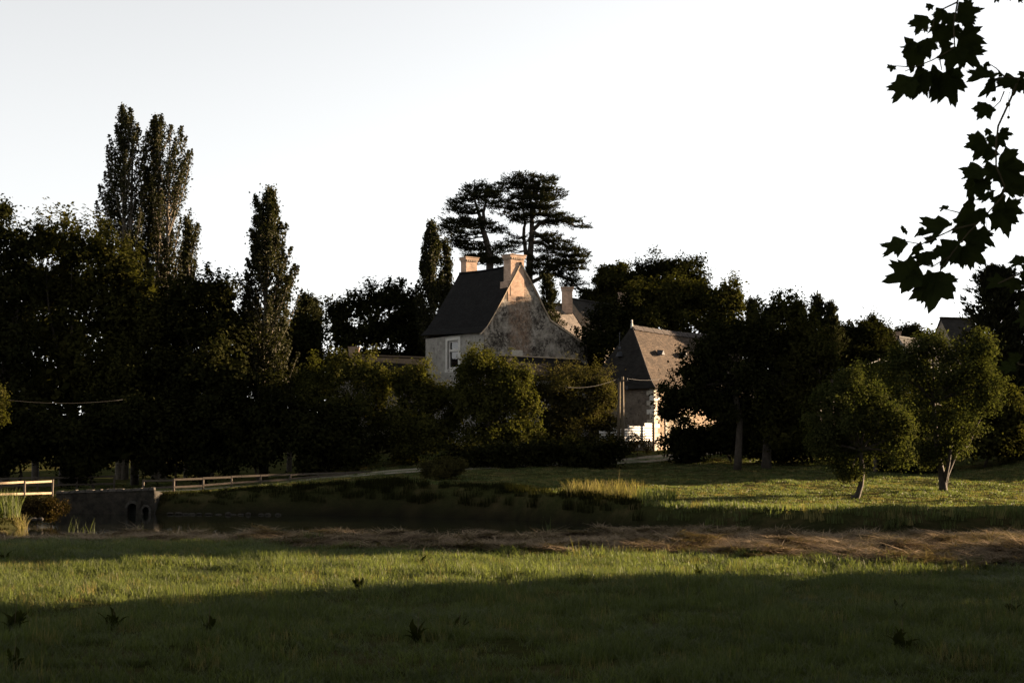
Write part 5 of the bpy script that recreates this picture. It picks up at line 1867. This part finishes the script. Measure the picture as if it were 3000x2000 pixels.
for (px, d, n, sz, lab) in ((1055, 20.3, 9, .30, 'dark dock just above the shadow edge at mid meadow'), (700, 20.0, 6, .22, 'small dock left of the mid-meadow dock'),
                            (620, 15.0, 7, .26, 'shaded dock in the lower left meadow'), (1225, 14.6, 8, .28, 'spreading dock in the shaded grass at lower centre'),
                            (1345, 15.6, 6, .22, 'small dock right of the spreading one at lower centre'), (2620, 16.8, 8, .26, 'dock in the shade below the lit hay on the right'),
                            (2625, 13.9, 10, .30, 'thick dark dock in the lower right meadow'), (2040, 22.5, 7, .30, 'tall dock in the lit grass right of centre'),
                            (1240, 25.3, 9, .28, 'dock at the top of the lit grass, left of centre'), (345, 15.7, 8, .3, 'arching dock in shade near the left border'),
                            (60, 15.4, 10, .34, 'large dock at the left border below the lit grass'), (25, 26.5, 8, .34, 'dock at the left border above the lit grass'),
                            (2945, 17.2, 8, .22, 'low dock near the right border below the hay'), (60, 12.6, 8, .26, 'dim dock at the lower left corner')):
    weed(lab, px, d, n, sz, int(px + d))

# ------------------------------------------------------------------ plane tree: trunk outside the view, leafy twigs hanging in at the right
def plane_leaf_mesh(name, seed):
    r = np.random.default_rng(seed)
    pts_ = []
    # half outline (angle from tip, radius); palmate with five lobes, toothed
    half = [(0, 1.0), (8, .80), (11, .82), (20, .60), (27, .56), (36, .74), (41, .68), (48, .86), (57, .66), (61, .67), (72, .52), (80, .54), (96, .62), (104, .50), (116, .36), (140, .28), (165, .24)]
    for a, q in half:
        pts_.append((a, q * (1 + r.normal() * .05)))
    for a, q in half[::-1][:-1]:
        pts_.append((-a, q * (1 + r.normal() * .05)))
    base_y = -.25
    rim = []
    cup = .08 + .3 * r.random()
    bend = .05 + .35 * r.random()
    tw = r.normal() * .25
    for a, q in pts_:
        x_ = q * math.sin(math.radians(a)) * .95
        y_ = q * math.cos(math.radians(a))
        z_ = -cup * abs(x_) ** 1.5 - bend * y_ * abs(y_) * .6 + tw * x_ * y_ + .05 * math.sin(a * .09 + seed)
        rim.append((x_, y_, z_))
    m_ = MB()
    c = Vector((0, 0, .03))
    mids = [Vector(p) * .5 + Vector((0, 0, .03)) for p in rim]
    for i in range(len(rim)):
        j = (i + 1) % len(rim)
        m_.poly([c, mids[i], mids[j]])
        m_.poly([mids[i], Vector(rim[i]), Vector(rim[j]), mids[j]])
    return m_.mesh(name, M['leaf_plane'], True)


LM = [plane_leaf_mesh('plane_leaf_%d' % i, 40 + i) for i in range(9)]
pt = empty('plane_tree', (5.6, 7.5, 0), 'plane tree whose dark lobed leaves hang in at the right border', 'tree')
tm = MB()
tm.tube([(5.6, 7.5, -.2), (5.55, 7.5, 1.5), (5.7, 7.4, 4.0), (5.9, 7.3, 7.5)], [.36, .28, .22, .08], 10)
tm.build('trunk', M['bark'], pt, True)


def zp(X, Y, d):
    return P(2500 + X / 1.65, Y / 1.65, d)


def twig(pts_, r0, r1, d, name='twig'):
    m_ = MB()
    q = [zp(x_, y_, d + .02 * math.sin(i)) if not isinstance(x_, Vector) else x_ for i, (x_, y_) in enumerate(pts_)]
    m_.tube(q, list(np.linspace(r0, r1, len(q))), 6)
    m_.build(name, M['twig'], pt, True)
    return q


BD = 6.2
hang1 = twig([(640, -330), (560, -160), (505, 0), (485, 120), (490, 230), (440, 260), (380, 292), (300, 325), (250, 345)], .0045, .002, BD)
twig([(505, 10), (400, 60), (385, 130), (330, 150)], .004, .002, BD)
twig([(300, 325), (240, 322), (190, 318)], .003, .0015, BD)
twig([(415, 270), (420, 300), (428, 340)], .003, .002, BD)
hang2 = twig([(1100, 180), (930, 330), (800, 380), (760, 480), (700, 610), (690, 700), (690, 800), (730, 900), (720, 950), (640, 1040), (560, 1120), (480, 1220), (420, 1310), (400, 1340)], .0055, .002, BD - .2)
twig([(800, 380), (730, 370), (690, 330), (650, 305)], .004, .0015, BD - .2)
twig([(720, 380), (690, 385), (640, 360)], .003, .0015, BD - .2)
twig([(730, 440), (710, 490), (680, 520), (650, 510)], .003, .0015, BD - .2)
twig([(600, 1080), (480, 1110), (330, 1180), (240, 1165)], .004, .002, BD - .2)
twig([(520, 1030), (460, 1015), (430, 1000)], .003, .0015, BD - .2)
twig([(480, 1230), (380, 1290), (300, 1270)], .003, .002, BD - .2)
hang3 = twig([(1150, 1150), (980, 1260), (860, 1290), (790, 1330), (700, 1370)], .008, .003, BD + .3)
hang4 = twig([(1100, 1700), (930, 1780), (800, 1760), (770, 1720)], .006, .002, BD + .5)
br2 = MB()
for q in (hang1, hang2, hang3, hang4):
    br2.tube([Vector((5.75, 7.4, max(3.0, q[0].z + .4))), (Vector((5.75, 7.4, q[0].z + .6)) + q[0]) / 2 + UP * .3, q[0]], [.05, .02, .0055], 7)
br2.build('branch', M['bark'], pt, True)
# (base x, base y, tip x, tip y, relative width, depth offset) in the zoomed photograph
LV = [(372, 18, 362, 58, .9, 0), (350, 75, 300, 175, .75, .05), (440, 45, 395, 120, .9, 0), (470, 60, 470, 150, .9, .08), (500, 70, 625, 45, .85, 0), (520, 70, 590, 118, .8, .1), (390, 140, 470, 195, .9, .05), (350, 185, 375, 290, .85, 0),
      (305, 200, 250, 355, .65, .04), (300, 205, 240, 258, .4, .0), (450, 190, 428, 262, .8, .1), (510, 165, 635, 205, .9, 0), (520, 215, 605, 335, .85, .05), (500, 225, 455, 345, .8, 0), (185, 314, 180, 352, .9, 0), (285, 370, 190, 500, .7, 0),
      (355, 335, 265, 475, .6, .06), (360, 345, 335, 465, .6, 0), (425, 345, 360, 480, .6, .02), (455, 335, 500, 522, .65, 0), (475, 345, 535, 420, .6, .05), (470, 130, 520, 190, .9, .1), (410, 100, 355, 160, .7, .1),
      (675, 345, 547, 405, .5, 0), (690, 385, 600, 468, .45, .03), (790, 380, 670, 448, .5, 0), (800, 385, 762, 462, .7, .05), (830, 345, 808, 385, .8, 0), (840, 400, 790, 440, .9, .1), (655, 500, 598, 585, .9, 0), (640, 300, 640, 340, .6, 0), (690, 475, 668, 490, .8, 0), (710, 350, 700, 375, .6, .02),
      (705, 640, 775, 650, .8, 0), (660, 625, 635, 660, 1., .05), (640, 670, 535, 715, 1., 0), (640, 680, 575, 782, .8, .03), (690, 650, 738, 715, .9, .06), (690, 660, 650, 720, .9, .1), (690, 725, 630, 800, .6, 0), (700, 770, 830, 800, .9, .04), (700, 800, 830, 890, 1.0, 0), (690, 800, 640, 880, .9, .1),
      (640, 815, 518, 890, .6, 0), (610, 830, 535, 975, .6, .05), (630, 860, 620, 950, .9, 0), (740, 880, 825, 955, .8, .08), (665, 920, 628, 992, .5, 0), (735, 930, 650, 1042, .4, .05), (710, 1005, 750, 1138, .85, 0), (720, 1000, 824, 1032, .8, .04), (455, 993, 418, 1025, .5, 0), (590, 985, 480, 1065, .6, .05),
      (600, 1010, 640, 1090, .8, 0), (580, 1050, 470, 1130, .8, .1), (475, 1075, 308, 1148, .4, 0), (560, 1080, 500, 1180, .9, .05), (590, 1120, 690, 1190, .8, 0), (560, 1130, 600, 1210, .9, .07), (500, 1160, 425, 1310, .6, .0), (530, 1190, 640, 1280, .85, .04), (510, 1190, 540, 1305, .8, 0), (250, 1100, 232, 1130, .8, 0),
      (250, 1155, 140, 1250, .5, 0), (335, 1095, 290, 1150, .4, .02), (400, 1145, 340, 1185, .5, .05), (340, 1215, 380, 1295, .8, 0), (360, 1230, 300, 1290, .7, .05), (330, 1170, 260, 1245, .3, .05), (335, 1310, 140, 1362, .75, 0), (320, 1320, 245, 1400, .7, .03), (400, 1310, 380, 1522, .8, 0), (405, 1330, 320, 1470, .6, .03), (410, 1330, 497, 1410, .8, .05), (430, 1190, 380, 1235, .7, .1),
      (830, 1240, 758, 1305, .6, .5), (860, 1290, 800, 1340, .8, .5), (740, 1350, 640, 1400, .6, .5), (790, 1340, 760, 1420, .8, .55), (850, 1340, 830, 1400, .8, .5), (850, 1460, 808, 1540, .8, .6), (850, 1500, 812, 1590, .5, .6), (800, 1745, 750, 1700, 1.0, .7), (790, 1770, 690, 1790, .5, .7), (700, -15, 680, 14, .8, 0), (560, -20, 538, 14, .5, 0), (800, -20, 795, 16, .5, 0), (755, -25, 760, 8, .6, 0), (840, 1300, 870, 1390, .9, .5), (870, 860, 800, 950, .9, .2)]
for i, (bx1, by1, tx1, ty1, rel, dd) in enumerate(LV):
    d = BD - (.2 if i > 22 else 0) + dd
    a, b_ = zp(bx1, by1, d), zp(tx1, ty1, d + .03 * math.sin(i * 1.3))
    L_ = (b_ - a).length
    yv = (b_ - a).normalized()
    view = (a - Vector((0, 0, EYE))).normalized()
    xv = yv.cross(view).normalized()
    tilt = math.acos(max(.45, min(.98, rel * 1.15))) * (1 if i % 2 else -1)
    xv = (Matrix.Rotation(tilt, 3, yv) @ xv).normalized()
    zv = xv.cross(yv).normalized()
    o = bpy.data.objects.new('leaf', LM[i % 9])
    COL.objects.link(o)
    o.parent = pt
    s_ = L_ / 1.18
    mtx = Matrix((xv, yv, zv)).transposed().to_4x4() @ Matrix.Scale(s_, 4)
    mtx.translation = a + yv * s_ * .25 - pt.location
    o.matrix_basis = mtx
for (X, Y, r_) in ((748, 505, .0105), (750, 568, .007), (642, 1110, .007)):
    c = zp(X, Y, BD - .2)
    m_ = MB()
    nu, nv = 9, 6
    for i in range(nu):
        for j in range(nv):
            def sp_(i_, j_):
                a, b2 = 2 * math.pi * i_ / nu, -math.pi / 2 + math.pi * j_ / nv
                return c + Vector((math.cos(a) * math.cos(b2), math.sin(a) * math.cos(b2), math.sin(b2))) * r_
            m_.poly([sp_(i, j), sp_(i + 1, j), sp_(i + 1, j + 1), sp_(i, j + 1)])
    m_.tube([c, zp(X + 6, Y - 60, BD - .2)], .0012, 4)
    m_.build('seed_ball', M['fruit'], pt, True)
# the rest of its crown, above and to the right of the view
cr = []
for c, r_ in (((7.2, 8.5, 6.0), 2.6), ((6.6, 6.6, 7.4), 2.4), ((8.2, 7.2, 4.2), 2.2), ((7.0, 9.8, 4.6), 2.2), ((6.4, 7.6, 9.2), 2.0)):
    q, _ = lobe_clumps(c, (r_, r_, r_), .55, .5, .2, 3)
    cr.append(q)
q = np.concatenate(cr)
q = np.repeat(q, 12, axis=0) + RNG.normal(size=(len(q) * 12, 3)) * .3
q = q[(q[:, 0] > .42 * q[:, 1] + .35)]
link('crown', quad_mesh('crown', leaves(q, .2, .8), M['leaf_plane']), pt)

# ------------------------------------------------------------------ trees beyond the right border, whose shade lies across the meadow
def shade_tree(x, y, h, r_, grp='field trees beyond the right border', lab='leafy field tree beyond the right border of the view', leaf='leaf_dark'):
    z = float(H(x, y))
    t = empty('field_tree', (x, y, z), lab, 'tree', grp)
    cr = []
    for k in range(7):
        a = RNG.random() * 6.28
        c = (x + math.cos(a) * r_ * .35, y + math.sin(a) * r_ * .35, z + h * (.28 + .1 * k))
        q, _ = lobe_clumps(c, (r_ * .7, r_ * .7, h * .17), .8, .6, .1, k)
        cr.append(q)
    q = np.concatenate(cr)
    q = np.repeat(q, 9, axis=0) + RNG.normal(size=(len(q) * 9, 3)) * .45
    q = q[q[:, 2] > z + .15]
    link('crown', quad_mesh('crown', leaves(q, .5, .8), M[leaf]), t)
    m_ = MB()
    m_.tube([(x, y, z - .2), (x, y, z + h * .8)], [.28, .06], 7)
    m_.build('trunk', M['bark'], t)


for (x, y, h, r_) in ((17, 14, 10, 4.6), (21, 22, 10, 4.6), (19, 26.2, 7, 2.4), (24, 17, 10, 4.4), (15, 9, 9, 4.0),
                      (28, 43.5, 10, 2.6), (32, 48.5, 11, 3.0), (38, 59, 10, 3.2), (43, 65, 11, 3.4), (48, 98, 15, 5)):
    shade_tree(x, y, h, r_)
for k in range(9):  # unseen trees added behind the camera to cut skylight on the meadow
    shade_tree(-34 + k * 8.5 + 2 * math.sin(k * 2.1), -3 - 4 * (k % 3), 23 + 3 * (k % 2), 6.8, 'unseen trees added behind the viewpoint to block skylight', 'unseen broadleaf tree added behind the viewpoint to block skylight')
print('TRIS', sum(len(o.data.polygons) * 2 for o in SC.objects if o.type == 'MESH'))
